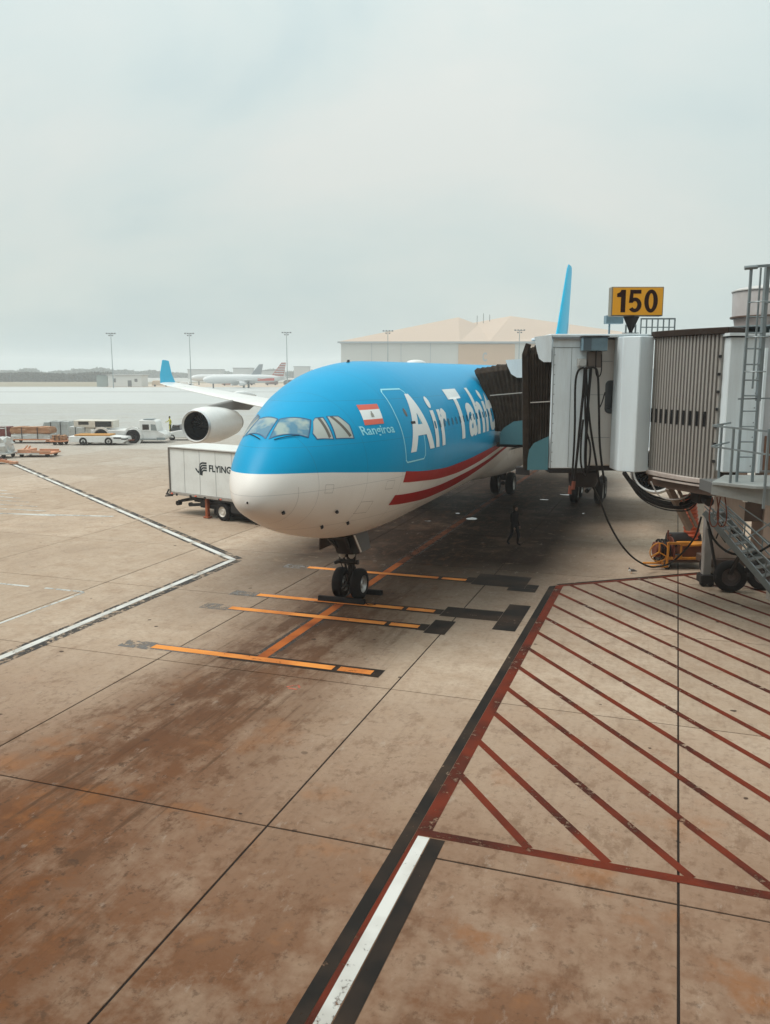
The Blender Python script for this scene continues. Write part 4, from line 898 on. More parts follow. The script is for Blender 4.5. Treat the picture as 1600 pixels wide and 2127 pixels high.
# service landing
ld = jb.part('landing_deck', B().prism([(8.02, 20.5), (8.75, 19.7), (10.6, 19.5), (10.6, 21.85), (8.85, 21.85)], 4.86, 4.94), LANDINGG, bev=.01)
jb.part('landing_fascia', B().add([(8.03, 20.52, 4.855), (9.15, 19.62, 4.855), (9.15, 19.66, 4.46), (8.03, 20.56, 4.62), (8.06, 20.56, 4.855), (9.18, 19.66, 4.855), (9.18, 19.70, 4.46), (8.06, 20.60, 4.62)], [(0, 1, 2, 3), (7, 6, 5, 4), (0, 4, 5, 1), (1, 5, 6, 2), (2, 6, 7, 3), (3, 7, 4, 0)]), LANDINGG)
jb.part('landing_fascia', B().prismy([(9.19, 4.855), (10.6, 4.855), (10.6, 4.66), (9.65, 4.56), (9.19, 4.44)], 19.62, 19.66), LANDINGG)
jb.part('landing_fascia', B().box((8.2, 20.9, 4.58), (10.6, 21.8, 4.85)), mat('landing_dark', (.12, .12, .115), .6))
lr = jb.part('landing_railing', B().bar((7.98, 20.55, 6.30), (9.0, 19.65, 6.22), .045).bar((9.0, 19.65, 6.22), (10.6, 19.5, 6.2), .045).bar((7.98, 20.55, 5.80), (9.0, 19.65, 5.68), .04).bar((9.0, 19.65, 5.68), (10.6, 19.5, 5.66), .04).bar((7.98, 20.55, 6.30), (8.9, 21.8, 6.30), .045).bar((7.98, 20.55, 5.8), (8.9, 21.8, 5.8), .04), GALV)
for (pu, pv, zb) in ((8.35, 20.22, 4.9), (8.95, 19.68, 4.4), (10.2, 19.52, 4.9), (8.45, 21.2, 4.9)): jb.part('rail_post', B().bar((pu, pv, zb), (pu, pv, 6.28), .05), GALV, parent=lr)
# caged ladder
lad = jb.part('ladder', B().bar((8.60, 20.45, 4.94), (8.60, 20.45, 9.98), .055).bar((8.98, 20.45, 4.94), (8.98, 20.45, 8.7), .055).bar((9.0, 20.5, 6.9), (9.0, 20.5, 10.05), .13, .09).bar((8.74, 20.25, 7.2), (8.74, 20.25, 9.98), .035), GALV)
for k in range(11): jb.part('rung', B().cyl((8.60, 20.45, 5.18 + k * .37), (8.98, 20.45, 5.18 + k * .37), .018, n=8), GALV, parent=lad)
jb.part('top_rail', B().cyl((8.44, 20.45, 10.0), (8.72, 20.4, 10.02), .05, n=8).bar((8.7, 20.4, 10.03), (10.4, 20.3, 10.14), .06), GALV, parent=lad)
jb.part('side_rail', B().bar((8.98, 20.45, 9.45), (10.4, 20.4, 9.52), .03), GALV, parent=lad)
jb.part('tie_bar', B().bar((8.5, 20.45, 6.95), (9.5, 20.5, 6.97), .035), GALV, parent=lad)
for k in range(3): jb.part('cage_hoop', B().tube([(8.60, 20.45, 7.6 + k * .8), (8.58, 20.15, 7.6 + k * .8), (8.78, 20.0, 7.6 + k * .8), (8.98, 20.15, 7.6 + k * .8), (9.0, 20.45, 7.6 + k * .8)], .016, 6, 4), GALV, parent=lad)
# wheeled lift column that carries the tunnel
jb.part('lift_column', B().box((13.0, 22.6, 1.0), (13.5, 23.1, 5.0)).box((13.0, 23.7, 1.0), (13.5, 24.2, 5.0)).box((12.8, 22.4, .8), (13.7, 24.4, 1.1)), TAN, bev=.02)
for vv in (22.6, 24.2): wheel(jb, (13.25, vv, .55), .55, .4, (0.1, 1, 0))

# roof-top drum unit
du = Thing('rooftop_unit', 'pale round drum-shaped unit on the bridge roof behind the ladder', 'rooftop unit', base=(10.6, 23.5, 8.58))
dc = (10.6, 23.5, 0)
du.part('drum', B().lathe([(.02, 9.08), (1.08, 9.08), (1.10, 9.72), (1.06, 9.73)], dc, (0, 0, 1), 20), mat('drum_pale', (.52, .49, .48), .5, dirt=(.38, .33, .3), dirt_amt=.5), smooth=30)
du.part('lid', B().lathe([(1.13, 9.735), (1.13, 9.765), (.98, 9.83), (.5, 9.90), (.01, 9.92)], dc, (0, 0, 1), 20), mat('drum_lid', (.48, .47, .45), .5), smooth=30)
du.part('band', B().lathe([(1.0, 9.035), (1.13, 9.035), (1.13, 9.078), (1.0, 9.078)], dc, (0, 0, 1), 20), BROWN)
du.part('base_ring', B().lathe([(.02, 8.82), (1.0, 8.82), (1.04, 9.03), (.9, 9.034)], dc, (0, 0, 1), 20), mat('drum_base', (.42, .36, .34), .55))
du.part('flange', B().lathe([(.02, 8.78), (1.14, 8.78), (1.14, 8.815), (.02, 8.815)], dc, (0, 0, 1), 20), GALV)
for a in range(4): du.part('foot', B().box((dc[0] + .62 * math.cos(a * 1.571 + .7) - .14, dc[1] + .62 * math.sin(a * 1.571 + .7) - .14, 8.582), (dc[0] + .62 * math.cos(a * 1.571 + .7) + .14, dc[1] + .62 * math.sin(a * 1.571 + .7) + .14, 8.778)), mat('foot_green', (.06, .09, .09), .6))

# gate number sign on the bridge roof
sg = Thing('gate_sign', 'yellow gate sign with black number 150 standing on the bridge roof', 'sign', base=(7.15, 25.0, 8.70))
board = sg.part('board', B().box((6.53, 24.96, 9.185), (8.03, 25.30, 10.01)), SIGNFRAME, bev=.012)
sg.part('face', B().box((6.565, 24.945, 9.215), (8.0, 24.958, 9.98)), SIGNYEL, parent=board)
def arcp(cx, cy, rx, ry, a0, a1, n=12): return [(cx + rx * math.cos(R(a0 + (a1 - a0) * k / n)), cy + ry * math.sin(R(a0 + (a1 - a0) * k / n))) for k in range(n + 1)]
def ring2(o, i): return [[o[k], o[k + 1], i[k + 1], i[k]] for k in range(len(o) - 1)]
D1 = [[(.15, 0), (.34, 0), (.34, 1), (.15, 1)], [(-.02, .68), (.15, .68), (.15, .84)], [(-.02, .68), (.15, .84), (.15, 1), (.11, .90), (-.02, .83)]]
D5 = [[(.06, 1), (.06, .83), (.52, .83), (.52, 1)], [(.06, .87), (.02, .42), (.18, .42), (.20, .87)]] + ring2(arcp(.27, .33, .28, .33, 150, -145, 18), arcp(.27, .33, .105, .17, 150, -145, 18))
D0 = ring2(arcp(.28, .5, .28, .515, 0, 360, 28), arcp(.28, .5, .098, .35, 0, 360, 28))
me = poly_mesh([[(x + o_, y) for x, y in pg] for o_, dg_ in ((0, D1), (.46, D5), (1.12, D0)) for pg in dg_]); fit_text(me, 6.68, 7.86, 9.28, 9.93)
for v in me.vertices: v.co = Vector((v.co.x - sg.base[0], 24.9405 - sg.base[1], v.co.y - sg.base[2]))
link('number', me, SIGNBLK, board)
sg.part('funnel_mount', B().lathe([(.05, 8.70), (.06, 8.78), (.24, 9.18), (.02, 9.182)], (7.17, 25.12, 0), (0, 0, 1), 4), DARK, smooth=0)
sg.part('bracket', B().bar((7.02, 25.1, 8.70), (7.02, 25.1, 8.95), .04).bar((7.30, 25.1, 8.70), (7.30, 25.1, 8.95), .04).box((6.95, 25.0, 8.70), (7.38, 25.25, 8.72)), GALV)

# ================================================================== FAR JET BRIDGE pressed against the fuselage
jb2 = Thing('jet_bridge', 'farther boarding bridge whose brown canopy presses against the fuselage', 'jet bridge', base=(-3, 37, 0), view=False)
wax, wla = Vector((-1, 0)), Vector((0, 1))
O2 = (-5.9, 35.75)
bl2 = jb2.part('canopy_bellows', bellows(jb2, O2, 1.42, 2.9, 4.95, 8.02, 11, lean=.95, drop=.35, amp=.08, axis=wax, lat=wla, low_rise=.15), BELLOWS, smooth=25)
side_panel(jb2, 'canopy_valance', O2, [(.95, 8.08), (-.1, 8.15), (-.1, 7.35), (.45, 7.35), (.70, 7.5), (.85, 7.8)], BRIDGEGREY, axis=wax, lat=wla)
side_panel(jb2, 'canopy_apron', O2, [(-.1, 5.62), (.55, 5.52), (.95, 5.25), (1.12, 5.02), (1.12, 4.55), (-.1, 4.55)], TEAL, axis=wax, lat=wla)
side_panel(jb2, 'canopy_strap', O2, [(1.6, 6.58), (-.1, 6.74), (-.1, 6.78), (1.6, 6.62)], mat('strap_grey', (0, 0, 0)), gap=-.10, th=.01, axis=wax, lat=wla)
jb2.part('cab_body', B().box((-5.85, 35.6, 4.6), (-2.6, 38.9, 8.0)), BRIDGEDIRTY, bev=.03)
jb2.part('cab_floor', B().box((-7.2, 35.75, 4.42), (-5.86, 38.6, 4.58)), DARK)
a_, c_ = Vector((-2.6, 37.2)), Vector(VF(15.0, 28.5)[:2]); d_ = (c_ - a_).normalized(); n_ = Vector((-d_.y, d_.x)) * 1.5
jb2.part('tunnel', B().prism([tuple(a_ - n_), tuple(c_ - n_), tuple(c_ + n_), tuple(a_ + n_)], 4.7, 7.7), BRIDGEGREY)
def vbox(T, name, lo, hi, m, bev=.02, parent=None):
    """box laid out in the turned frame inside a world-frame thing"""
    b = B().box(lo, hi); b.v = [VF(*v) for v in b.v]; return T.part(name, b, m, bev=bev, parent=parent)
vbox(jb2, 'lift_column', (11.85, 29.9, .9), (12.95, 30.9, 4.65), TAN)
vbox(jb2, 'lift_column', (13.65, 29.9, .9), (14.6, 30.9, 4.65), TAN)
vbox(jb2, 'cross_beam', (12.96, 30.0, 2.25), (13.64, 30.8, 2.95), BROWN)
vbox(jb2, 'bogie_beam', (11.7, 29.8, .62), (14.8, 31.0, .89), BROWN)
vbox(jb2, 'cross_head', (11.5, 29.7, 3.35), (14.8, 31.0, 3.75), BROWN)
for uu in (11.55, 12.75): vbox(jb2, 'marker_light', (uu, 29.60, 3.02), (uu + .14, 29.70, 3.28), mat('lens_white', (.75, .72, .66), .3), bev=.01)
for uu in (12.2, 14.3):
    wheel(jb2, VF(uu, 30.4, .55), .55, .4, VF(.15, 1)[:3])

# ================================================================== SERVICE STAIRS
st_ = Thing('service_stairs', 'grey steel service stairs on a big black wheel below the bridge landing', 'stairs', base=(12.0, 27.5, 0))
S0, S1 = Vector((10.78, 28.05, 2.92)), Vector((12.75, 25.45, .08)); run = (S1 - S0); sidev = Vector((.79, .61, 0)) * .9
fr = B()
for o_ in (Vector((0, 0, 0)), sidev): fr.bar(S0 + o_, S1 + o_, .07, .20)
sf = st_.part('stringers', fr, GALV)
for k in range(13):
    p = S0 + run * ((k + .5) / 13); q = p + sidev
    st_.part('tread', B().bar((p.x, p.y, p.z + .05), (q.x, q.y, q.z + .05), .24, .035), mat('tread_steel', (.22, .225, .22), .5, metal=.3, dirt=(.1, .09, .08), dirt_amt=.5), parent=sf)
hr = B()
for o_ in (Vector((0, 0, 0)), sidev):
    hr.bar(S0 + o_ + Vector((0, 0, .95)) * .35, S1 + o_ + Vector((0, 0, .95)), .045); hr.bar(S0 + o_ + Vector((0, 0, .2)), S1 + o_ + Vector((0, 0, .55)), .035)
st_.part('handrails', hr, GALV)
for k in range(5):
    for o_ in (Vector((0, 0, 0)), sidev):
        p = S0 + run * (.1 + .2 * k) + o_; st_.part('rail_post', B().bar(p, p + Vector((0, 0, .4 + .5 * (.1 + .2 * k))), .035), GALV)
st_.part('carriage', B().bar((11.5, 28.6, .56), (12.9, 28.9, .56), .12).bar((12.04, 28.7, .56), (11.7, 27.2, 1.6), .10).bar((12.6, 28.8, .56), (12.2, 27.4, 1.5), .10).bar((11.3, 28.9, 2.2), (11.6, 28.7, .6), .08), DARK)
wheel(st_, (12.04, 28.62, .56), .56, .36, (.18, .98, 0), rim=mat('rim_rust', (.10, .075, .07), .6))
wheel(st_, (13.3, 28.9, .56), .56, .36, (.18, .98, 0), rim=mat('rim_rust', (0, 0, 0)))
st_.part('prop_post', B().box((11.38, 29.38, .42), (11.66, 29.64, 2.6)), mat('post_pale', (.40, .38, .36), .5, metal=.2, dirt=(.2, .17, .15), dirt_amt=.5), bev=.02)
st_.part('prop_foot', B().box((11.28, 29.28, .14), (11.76, 29.74, .42)).cyl((11.4, 29.3, .13), (11.4, 29.45, .13), .12, n=12).cyl((11.66, 29.3, .13), (11.66, 29.45, .13), .12, n=12), DARK, bev=.015)
st_.part('brace', B().bar((12.2, 29.6, 2.7), (14.6, 29.2, .9), .05).bar((12.2, 29.6, 1.2), (14.4, 29.2, 2.9), .05).bar((12.6, 29.6, 2.9), (14.8, 29.2, 1.4), .04).bar((11.2, 28.6, 2.75), (12.3, 29.0, 2.6), .08), GALV)
st_.part('lattice', B().bar((11.0, 28.2, 2.7), (11.5, 27.9, 1.9), .035).bar((11.25, 28.1, 2.0), (11.45, 28.0, 2.7), .035).bar((11.3, 28.4, 2.6), (12.0, 27.7, 2.1), .04).bar((11.6, 27.9, 2.4), (12.6, 27.0, 1.0), .04), DARK)
st_.part('step_box', B().box((12.32, 26.2, .35), (12.75, 26.45, .75)), mat('lens_white', (0, 0, 0)), bev=.02)

# loose cable: bridge -> cart -> prop post, and a second loop over the stairs
cbm = B().tube([(6.45, 26.3, 4.2), (6.95, 27.0, 3.5), (7.6, 28.2, 2.55), (8.42, 29.6, 1.55), (9.2, 30.6, .8), (9.95, 31.3, .32), (10.45, 31.6, .2), (10.85, 31.0, .55), (11.2, 30.0, 1.6), (11.12, 29.2, 2.55)], .035, 8)
cbm.v = [VF(*v) for v in cbm.v]
c1 = link('power_cable', cbm.mesh('power_cable'), HOSE); tag(c1, 'thick black cable drooping from the bridge cab down to the yellow cart', 'cable')
cbm = B().tube([(11.0, 28.4, 2.7), (11.08, 27.9, 2.05), (11.42, 27.35, 1.68), (11.95, 26.9, 1.72), (12.36, 26.5, 2.1), (12.7, 26.2, 2.6)], .04, 8); cbm.v = [VF(*v) for v in cbm.v]
c2 = link('power_cable', cbm.mesh('power_cable'), HOSE); tag(c2, 'thick black cable looped across the service stairs', 'cable')

# ================================================================== YELLOW HOSE-REEL CART
ct = Thing('hose_reel_cart', 'dirty yellow-orange hose reel cart with red duct parked under the bridge', 'service cart', base=(11.3, 32.6, 0))
ct.part('chassis', B().box((10.85, 31.95, .28), (12.55, 33.4, .40)), BROWN, bev=.02)
ct.part('deck', B().box((10.9, 31.92, .402), (12.5, 32.3, .50)).box((10.9, 33.1, .402), (12.5, 33.4, .5)), EQYEL, bev=.015)
ct.part('side_frame', B().bar((10.95, 31.9, .45), (10.95, 31.9, 1.08), .07).bar((11.45, 31.9, .45), (11.45, 31.9, 1.02), .06).bar((10.92, 31.9, 1.06), (11.75, 31.9, 1.06), .07, .09).bar((12.45, 31.9, .45), (12.45, 31.9, 1.0), .06).bar((11.75, 31.95, .95), (12.5, 31.95, 1.02), .07), EQYEL)
ct.part('engine_box', B().box((11.55, 32.0, .505), (12.4, 33.0, .92)), mat('engine_rust', (.22, .07, .03), .6, dirt=(.08, .04, .03), dirt_amt=.6), bev=.03)
ct.part('top_tray', B().box((11.5, 31.97, .925), (12.5, 33.05, 1.0)), EQYEL, bev=.01)
ct.part('tank', B().cyl((11.25, 32.9, 1.0), (12.5, 32.9, 1.0), .30, n=20), DARK)
rlw = ct.part('reel', B().cyl((10.55, 32.35, .72), (11.2, 32.35, .72), .30, n=20).lathe([(.30, .02), (.52, .02), (.52, .06), (.30, .06)], (11.15, 32.35, .72), (1, 0, 0), 24), OXIDE)
rg = B()
for k in range(28):
    t0, t1 = 6.283 * k / 28, 6.283 * (k + 1) / 28
    rg.cyl((10.62 + .03, 32.0 + .02, 0), (10.62, 32.0, 0), .001) if False else None
    rg.bar((10.62 + .36 * math.cos(t0), 31.93, .70 + .36 * math.sin(t0)), (10.62 + .36 * math.cos(t1), 31.93, .70 + .36 * math.sin(t1)), .035)
ct.part('reel_rim', rg, EQYEL, parent=rlw)
for k in range(3):
    t = R(90 + 120 * k); ct.part('reel_spoke', B().bar((10.62, 31.93, .70), (10.62 + .35 * math.cos(t), 31.93, .70 + .35 * math.sin(t)), .05), EQYEL, parent=rlw)
ct.part('reel_hose', B().tube([(10.7 + .018 * t, 32.35 + .36 * math.cos(t * .8), .75 + .36 * math.sin(t * .8)) for t in range(26)], .045, 6, 2), HOSE, parent=rlw)
ct.part('fork', B().box((10.25, 31.9, .10), (11.0, 31.99, .17)).box((10.2, 32.5, .10), (11.0, 32.59, .17)).box((10.9, 31.9, .10), (10.99, 32.6, .45)), EQYEL, bev=.01)
ct.part('crank', B().bar((11.05, 32.3, 1.1), (11.05, 32.3, 1.5), .05).bar((11.05, 32.3, 1.3), (11.18, 32.3, 1.32), .04), OXIDE)
dp = []
for i in range(25): dp.append((.29 + (.025 if i % 2 else -.012), i * .075))
ct.part('duct', B().lathe(dp, (12.25, 32.9, 1.0), (-.16, .02, 1), 24), DUCTRED, smooth=25)
ct.part('tow_hitch', B().box((12.4, 32.2, .5), (13.4, 32.9, .62)).box((12.6, 32.2, .62), (13.2, 32.7, .95)), EQYEL, bev=.02)
for (uu, vv) in ((11.0, 32.05), (12.4, 32.05), (11.0, 33.3), (12.4, 33.3)): wheel(ct, (uu, vv, .15), .15, .09, (0, 1, 0))

# ================================================================== CATERING TRUCK
ang = math.atan2(-3.0, 4.1)
tr = Thing('catering_truck', 'white box-bodied catering truck lettered FLYING behind the airliner nose', 'truck', loc=VF(-11.62, 45.02, 0), rz=YAW + ang)
tr.part('box_body', B().box((.04, .05, 1.22), (7.2, 2.45, 3.62)), TRUCKWHITE, bev=.02)
tr.part('roof_trim', B().box((0, 0, 3.60), (7.25, 2.5, 3.68)), mat('truck_roof', (.66, .66, .63), .45, dirt=(.5, .48, .44), dirt_amt=.4), bev=.015)
tr.part('roof_edge', B().box((.0, -.012, 3.56), (7.25, .045, 3.598)), mat('trim_brown', (.16, .14, .12), .5))
tr.part('corner_post', B().box((-.02, .0, 1.15), (.06, .06, 3.56)), mat('trim_brown', (0, 0, 0)))
tr.part('floor_rail', B().box((-.1, .02, 1.08), (7.2, 2.45, 1.215)), mat('rail_grey', (.34, .31, .28), .5, dirt=(.12, .1, .08), dirt_amt=.6), bev=.01)
for k in range(6): tr.part('rail_bracket', B().box((.5 + k * 1.1, -.015, 1.04), (.62 + k * 1.1, .019, 1.16)), DARK)
tr.part('tail_platform', B().box((-.45, .1, 1.0), (.0, 1.2, 1.07)).bar((-.4, .15, 1.07), (-.25, .15, 1.3), .06).bar((-.5, .12, .92), (.1, .12, 1.0), .07), DARK)
tr.part('chassis', B().box((1.3, .55, .72), (9.6, 1.95, 1.05)).box((2.0, .35, .5), (7.0, 2.2, .78)), BLACKHOLE, bev=.02)
tr.part('lift_scissor', B().bar((1.2, .4, .95), (4.8, .4, .55), .12, .16).bar((1.2, .4, .55), (4.8, .4, .98), .12, .16).bar((1.2, 2.1, .95), (4.8, 2.1, .55), .12, .16), DARK)
tr.part('tow_coupling', B().bar((.0, .6, .62), (1.4, .7, .88), .10, .14).bar((.35, .5, .72), (1.3, .7, .95), .10).cyl((-.02, .5, .52), (-.02, .75, .52), .13, n=12).cyl((1.05, .45, .55), (1.05, .6, .55), .11, n=12), DARK)
tr.part('stabiliser', B().box((2.58, .16, .10), (2.76, .34, 1.06)).box((2.48, .10, .02), (2.86, .40, .10)), TRUCKORANGE, bev=.015)
for yy in (.22, 2.2): wheel(tr, (3.95, yy, .48), .48, .30, (0, 1, 0), rim=mat('truck_rim', (.62, .58, .52), .4, dirt=(.3, .25, .2), dirt_amt=.5)); wheel(tr, (8.6, yy, .48), .48, .30, (0, 1, 0), rim=mat('truck_rim', (0, 0, 0)))
tr.part('underbody', B().box((2.95, .42, .18), (7.1, 2.2, .72)), BLACKHOLE, bev=.03)
for k in range(1, 6): tr.part('body_rib', B().box((k * 1.2 - .012, .038, 1.25), (k * 1.2 + .012, .0495, 3.55)), mat('rib_grey', (.50, .51, .50), .5))
for xx in (.12, 2.0, 3.9): tr.part('marker_light', B().box((xx, -.02, 1.11), (xx + .12, .018, 1.17)), FLAGRED)
tr.part('mudguard', B().box((3.3, .1, .98), (4.6, .42, 1.06)).box((4.6, .1, .5), (7.0, .34, 1.04)), DARK)
cabp = tr.part('cab', B().prismy([(7.6, .6), (9.7, .6), (9.75, 1.3), (9.4, 2.3), (7.6, 2.35)], .25, 2.25), WHITE, bev=.05)
tr.part('cab_window', B().prismy([(8.1, 1.4), (9.35, 1.4), (9.15, 2.1), (8.1, 2.1)], .235, .249), CARGLASS, parent=cabp)
def flat_text(T, txt, x0, x1, z0, z1, y, m, bold=.03, name='lettering', parent=None):
    me = text_mesh(txt, 1, bold); fit_text(me, x0, x1, z0, z1)
    for v in me.vertices: v.co = Vector((v.co.x - T.base[0], y - T.base[1], v.co.y - T.base[2]))
    return link(name, me, m, parent or T.o)
flat_text(tr, 'FLYING', 3.12, 4.75, 2.50, 2.86, .044, LOGO)
# winged emblem: a hooked neck with four trailing feathers
lg = B()
def strip(pts, w):
    for i in range(len(pts) - 1):
        a, c = Vector(pts[i]), Vector(pts[i + 1]); d = (c - a).normalized(); n = Vector((-d.y, d.x)) * w / 2
        q = [a - n, c - n, c + n, a + n]; lg.add([(p.x, .044 - .0004 * (i % 2), p.y) for p in q], [(0, 1, 2, 3)])
for k in range(4):
    o_ = .125 * k
    strip([(2.95, 2.93 - o_), (2.62 + .03 * k, 2.93 - o_), (2.47 + .05 * k, 2.87 - o_), (2.40 + .06 * k, 2.74 - o_ * .9), (2.42 + .05 * k, 2.40 - .01 * k)], .085)
strip([(2.10, 2.62), (2.22, 2.48), (2.36, 2.40), (2.40, 2.62)], .09); strip([(2.36, 2.36), (2.62, 2.33)], .12)
tr.part('emblem', lg, LOGO, smooth=0)

# ================================================================== LEFT SIDE: TUG, LOADER, CARGO
tg = Thing('pushback_tractor', 'big white twin-cab aircraft tractor with large black wheels', 'tractor', base=(-28.5, 90.8, 0))
tg.part('hull', B().prismy([(-31.6, .35), (-24.0, .30), (-23.6, .5), (-23.6, .95), (-24.2, 1.25), (-26.2, 1.40), (-31.6, 1.46)], 90.6, 93.2), WHITE, bev=.06)
c_ = tg.part('front_cab', B().prismy([(-26.35, 1.3), (-24.35, 1.2), (-24.55, 2.3), (-24.7, 2.42), (-26.35, 2.48)], 90.55, 92.9), WHITE, bev=.05)
tg.part('cab_window', B().prismy([(-26.0, 1.45), (-25.3, 1.45), (-25.3, 2.02), (-26.0, 2.02)], 90.53, 90.549), CARGLASS, parent=c_)
tg.part('windshield', B().prismy([(-25.1, 1.38), (-24.45, 1.35), (-24.6, 2.0), (-25.1, 2.05)], 90.53, 90.549), mat('glass_pale', (.25, .28, .28), .1), parent=c_)
tg.part('roof_lamp_bar', B().box((-26.0, 90.9, 2.49), (-25.0, 92.4, 2.56)), GALV, parent=c_)
c_ = tg.part('rear_cab', B().prismy([(-33.4, 1.75), (-29.2, 1.60), (-29.2, 2.40), (-33.4, 2.45)], 90.7, 92.9), mat('cab_cream', (.60, .57, .50), .5, dirt=(.35, .3, .25), dirt_amt=.4), bev=.04)
tg.part('cab_window', B().box((-32.9, 90.68, 1.98), (-31.8, 90.699, 2.32)), CARGLASS, parent=c_)
tg.part('cab_window', B().box((-31.1, 90.68, 1.75), (-29.35, 90.699, 2.34)), CARGLASS, parent=c_)
tg.part('rear_pillar', B().prismy([(-32.4, .6), (-31.2, .6), (-31.3, 1.75), (-32.2, 1.75)], 90.9, 92.7), mat('cab_cream', (0, 0, 0)), bev=.03)
for uu in (-30.45, -27.05):
    tg.part('wheel_arch', B().lathe([(.80, 0), (1.02, 0), (1.02, .25), (.80, .25)], (uu, 90.42, .74), (0, 1, 0), 24), WHITE)
    wheel(tg, (uu, 90.62, .74), .74, .5, (0, 1, 0), rim=DARK); wheel(tg, (uu, 93.0, .74), .74, .5, (0, 1, 0), rim=DARK)
tg.part('step', B().box((-26.3, 90.35, .4), (-24.6, 90.6, .5)).box((-24.5, 90.4, .35), (-23.6, 90.6, .6)), GALV)

lo_ = Thing('belt_tractor', 'low white flatbed tractor with yellow deck in front of the big tractor', 'tractor', base=(-30, 88.4, 0))
lo_.part('body', B().prismy([(-33.0, .35), (-27.4, .22), (-27.0, .5), (-27.1, .85), (-28.8, .98), (-33.0, .95)], 87.9, 90.0), WHITE, bev=.04)
lo_.part('yellow_deck', B().box((-32.4, 87.92, .985), (-28.7, 89.9, 1.12)), mat('deck_yellow', (.50, .25, .05), .55, dirt=(.45, .12, .05), dirt_amt=.6, scale=1.5), bev=.02)
for uu in (-31.5, -28.85): wheel(lo_, (uu, 88.0, .42), .42, .34, (0, 1, 0), rim=DARK); wheel(lo_, (uu, 89.9, .42), .42, .34, (0, 1, 0), rim=DARK)
lo_.part('bumper', B().box((-27.5, 87.88, .6), (-27.0, 88.6, .72)).box((-28.3, 87.87, .70), (-27.5, 87.899, .84)), DARK)
lo_.part('drawbar', B().bar((-27.0, 88.6, .5), (-26.4, 88.8, .5), .12), OXIDE)

def dolly(name, label, u0, u1, v, group=None, m=DOLLYOR, zt=.48, depth=2.2):
    T = Thing(name, label, 'dolly', base=((u0 + u1) / 2, v, 0), group=group)
    T.part('frame', B().box((u0, v, zt - .14), (u1, v + depth, zt)).bar((u0 - .8, v + depth / 2, zt - .12), (u0, v + depth / 2, zt - .12), .09), m, bev=.02)
    for uu in (u0 + .45, u1 - .45):
        for vv in (v + .15, v + depth - .15): wheel(T, (uu, vv, .2), .2, .14, (0, 1, 0), rim=DARK)
    return T
def cargo(name, label, u0, u1, v, z0, z1, m, m2=None, depth=2.0, lump=.06, group=None):
    """strapped load: a box with pushed-about facets"""
    T = Thing(name, label, 'cargo', base=((u0 + u1) / 2, v, z0), group=group)
    def lumpy(za, zb):
        bm = bmesh.new(); bmesh.ops.create_cube(bm, size=1); bmesh.ops.subdivide_edges(bm, edges=bm.edges[:], cuts=4, use_grid_fill=True)
        b = B()
        for q in bm.verts:
            x, y, z = q.co; rr = 1 - .06 * max(0, z) if True else 1
            b.v.append(((u0 + u1) / 2 + x * (u1 - u0) * rr + random.uniform(-lump, lump), v + depth / 2 + y * depth + random.uniform(-lump, lump), (za + zb) / 2 + z * (zb - za) + (random.uniform(-lump, lump) if z > -.45 else 0)))
        bm.verts.index_update(); b.f = [tuple(w.index for w in f.verts) for f in bm.faces]; bm.free(); return b
    if m2:
        zm = z0 + (z1 - z0) * .42; T.part('lower_load', lumpy(z0, zm), m2, smooth=25); T.part('upper_load', lumpy(zm + .04, z1), m, smooth=25)
    else: T.part('load', lumpy(z0, z1), m, smooth=25)
    for uu in (u0 + (u1 - u0) * .3, u0 + (u1 - u0) * .7):
        T.part('strap', B().box((uu - .04, v - lump - .03, z0), (uu + .04, v - lump - .015, z1)).box((uu - .04, v - lump - .03, z1 + lump), (uu + .04, v + depth, z1 + lump + .012)), DARK)
    return T
dolly('cargo_dolly', 'cargo dolly carrying the brown-topped load', -40.3, -35.7, 90.2)
cargo('cargo_load', 'brown and white strapped cargo load on a dolly', -40.1, -35.9, 90.3, .49, 1.72, CARDBOARD, WRAP)
dolly('cargo_dolly', 'cargo dolly under the white wrapped load', -35.2, -32.2, 93.5, m=CONTRED)
cargo('cargo_load', 'white plastic-wrapped cargo load between brown load and tractor', -35.1, -32.4, 93.6, .49, 1.55, WRAP)
cn = Thing('cargo_container', 'dark red open cargo container at the left edge of the picture', 'container', base=(-42.5, 91, 0))
cn.part('shell', B().box((-45.0, 90.6, .5), (-40.75, 90.7, 1.55)).box((-45, 90.7, .5), (-40.75, 92.6, .56)).box((-45, 90.6, 1.62), (-40.7, 92.6, 1.72)).box((-40.8, 90.6, .5), (-40.72, 92.6, 1.62)), CONTRED, bev=.015)
cn.part('pale_frame', B().box((-40.74, 90.55, .45), (-40.64, 90.66, 1.75)).box((-45, 90.55, 1.73), (-40.64, 90.7, 1.80)), WRAP)
for uu in (-44.3, -41.5): wheel(cn, (uu, 90.8, .22), .22, .15, (0, 1, 0), rim=DARK)
fd = dolly('flat_dolly', 'empty orange flat dolly in front of the cargo row', -33.1, -29.9, 75.4, zt=.42)
fd.part('roller_rail', B().box((-31.8, 75.4, .43), (-30.0, 75.5, .60)).box((-31.8, 77.4, .43), (-30.0, 77.5, .60)).bar((-32.7, 75.6, .42), (-32.2, 75.9, 1.05), .12).bar((-32.7, 76.6, .42), (-32.2, 76.5, .95), .12).box((-33.0, 75.5, .43), (-32.0, 77.4, .70)), mat('rail_salmon', (.58, .30, .18), .6, dirt=(.25, .1, .05), dirt_amt=.6), bev=.02)
fd.part('deck_plate', B().box((-33.0, 75.35, .27), (-31.0, 75.39, .40)), WRAP)
dolly('flat_dolly', 'flat dolly under the grey wrapped load at the left edge', -36.2, -33.3, 74.2, m=WRAP)
cargo('cargo_load', 'grey-white wrapped cargo load cut off by the left edge', -36.0, -33.6, 74.3, .49, 1.75, WRAP, lump=.12)
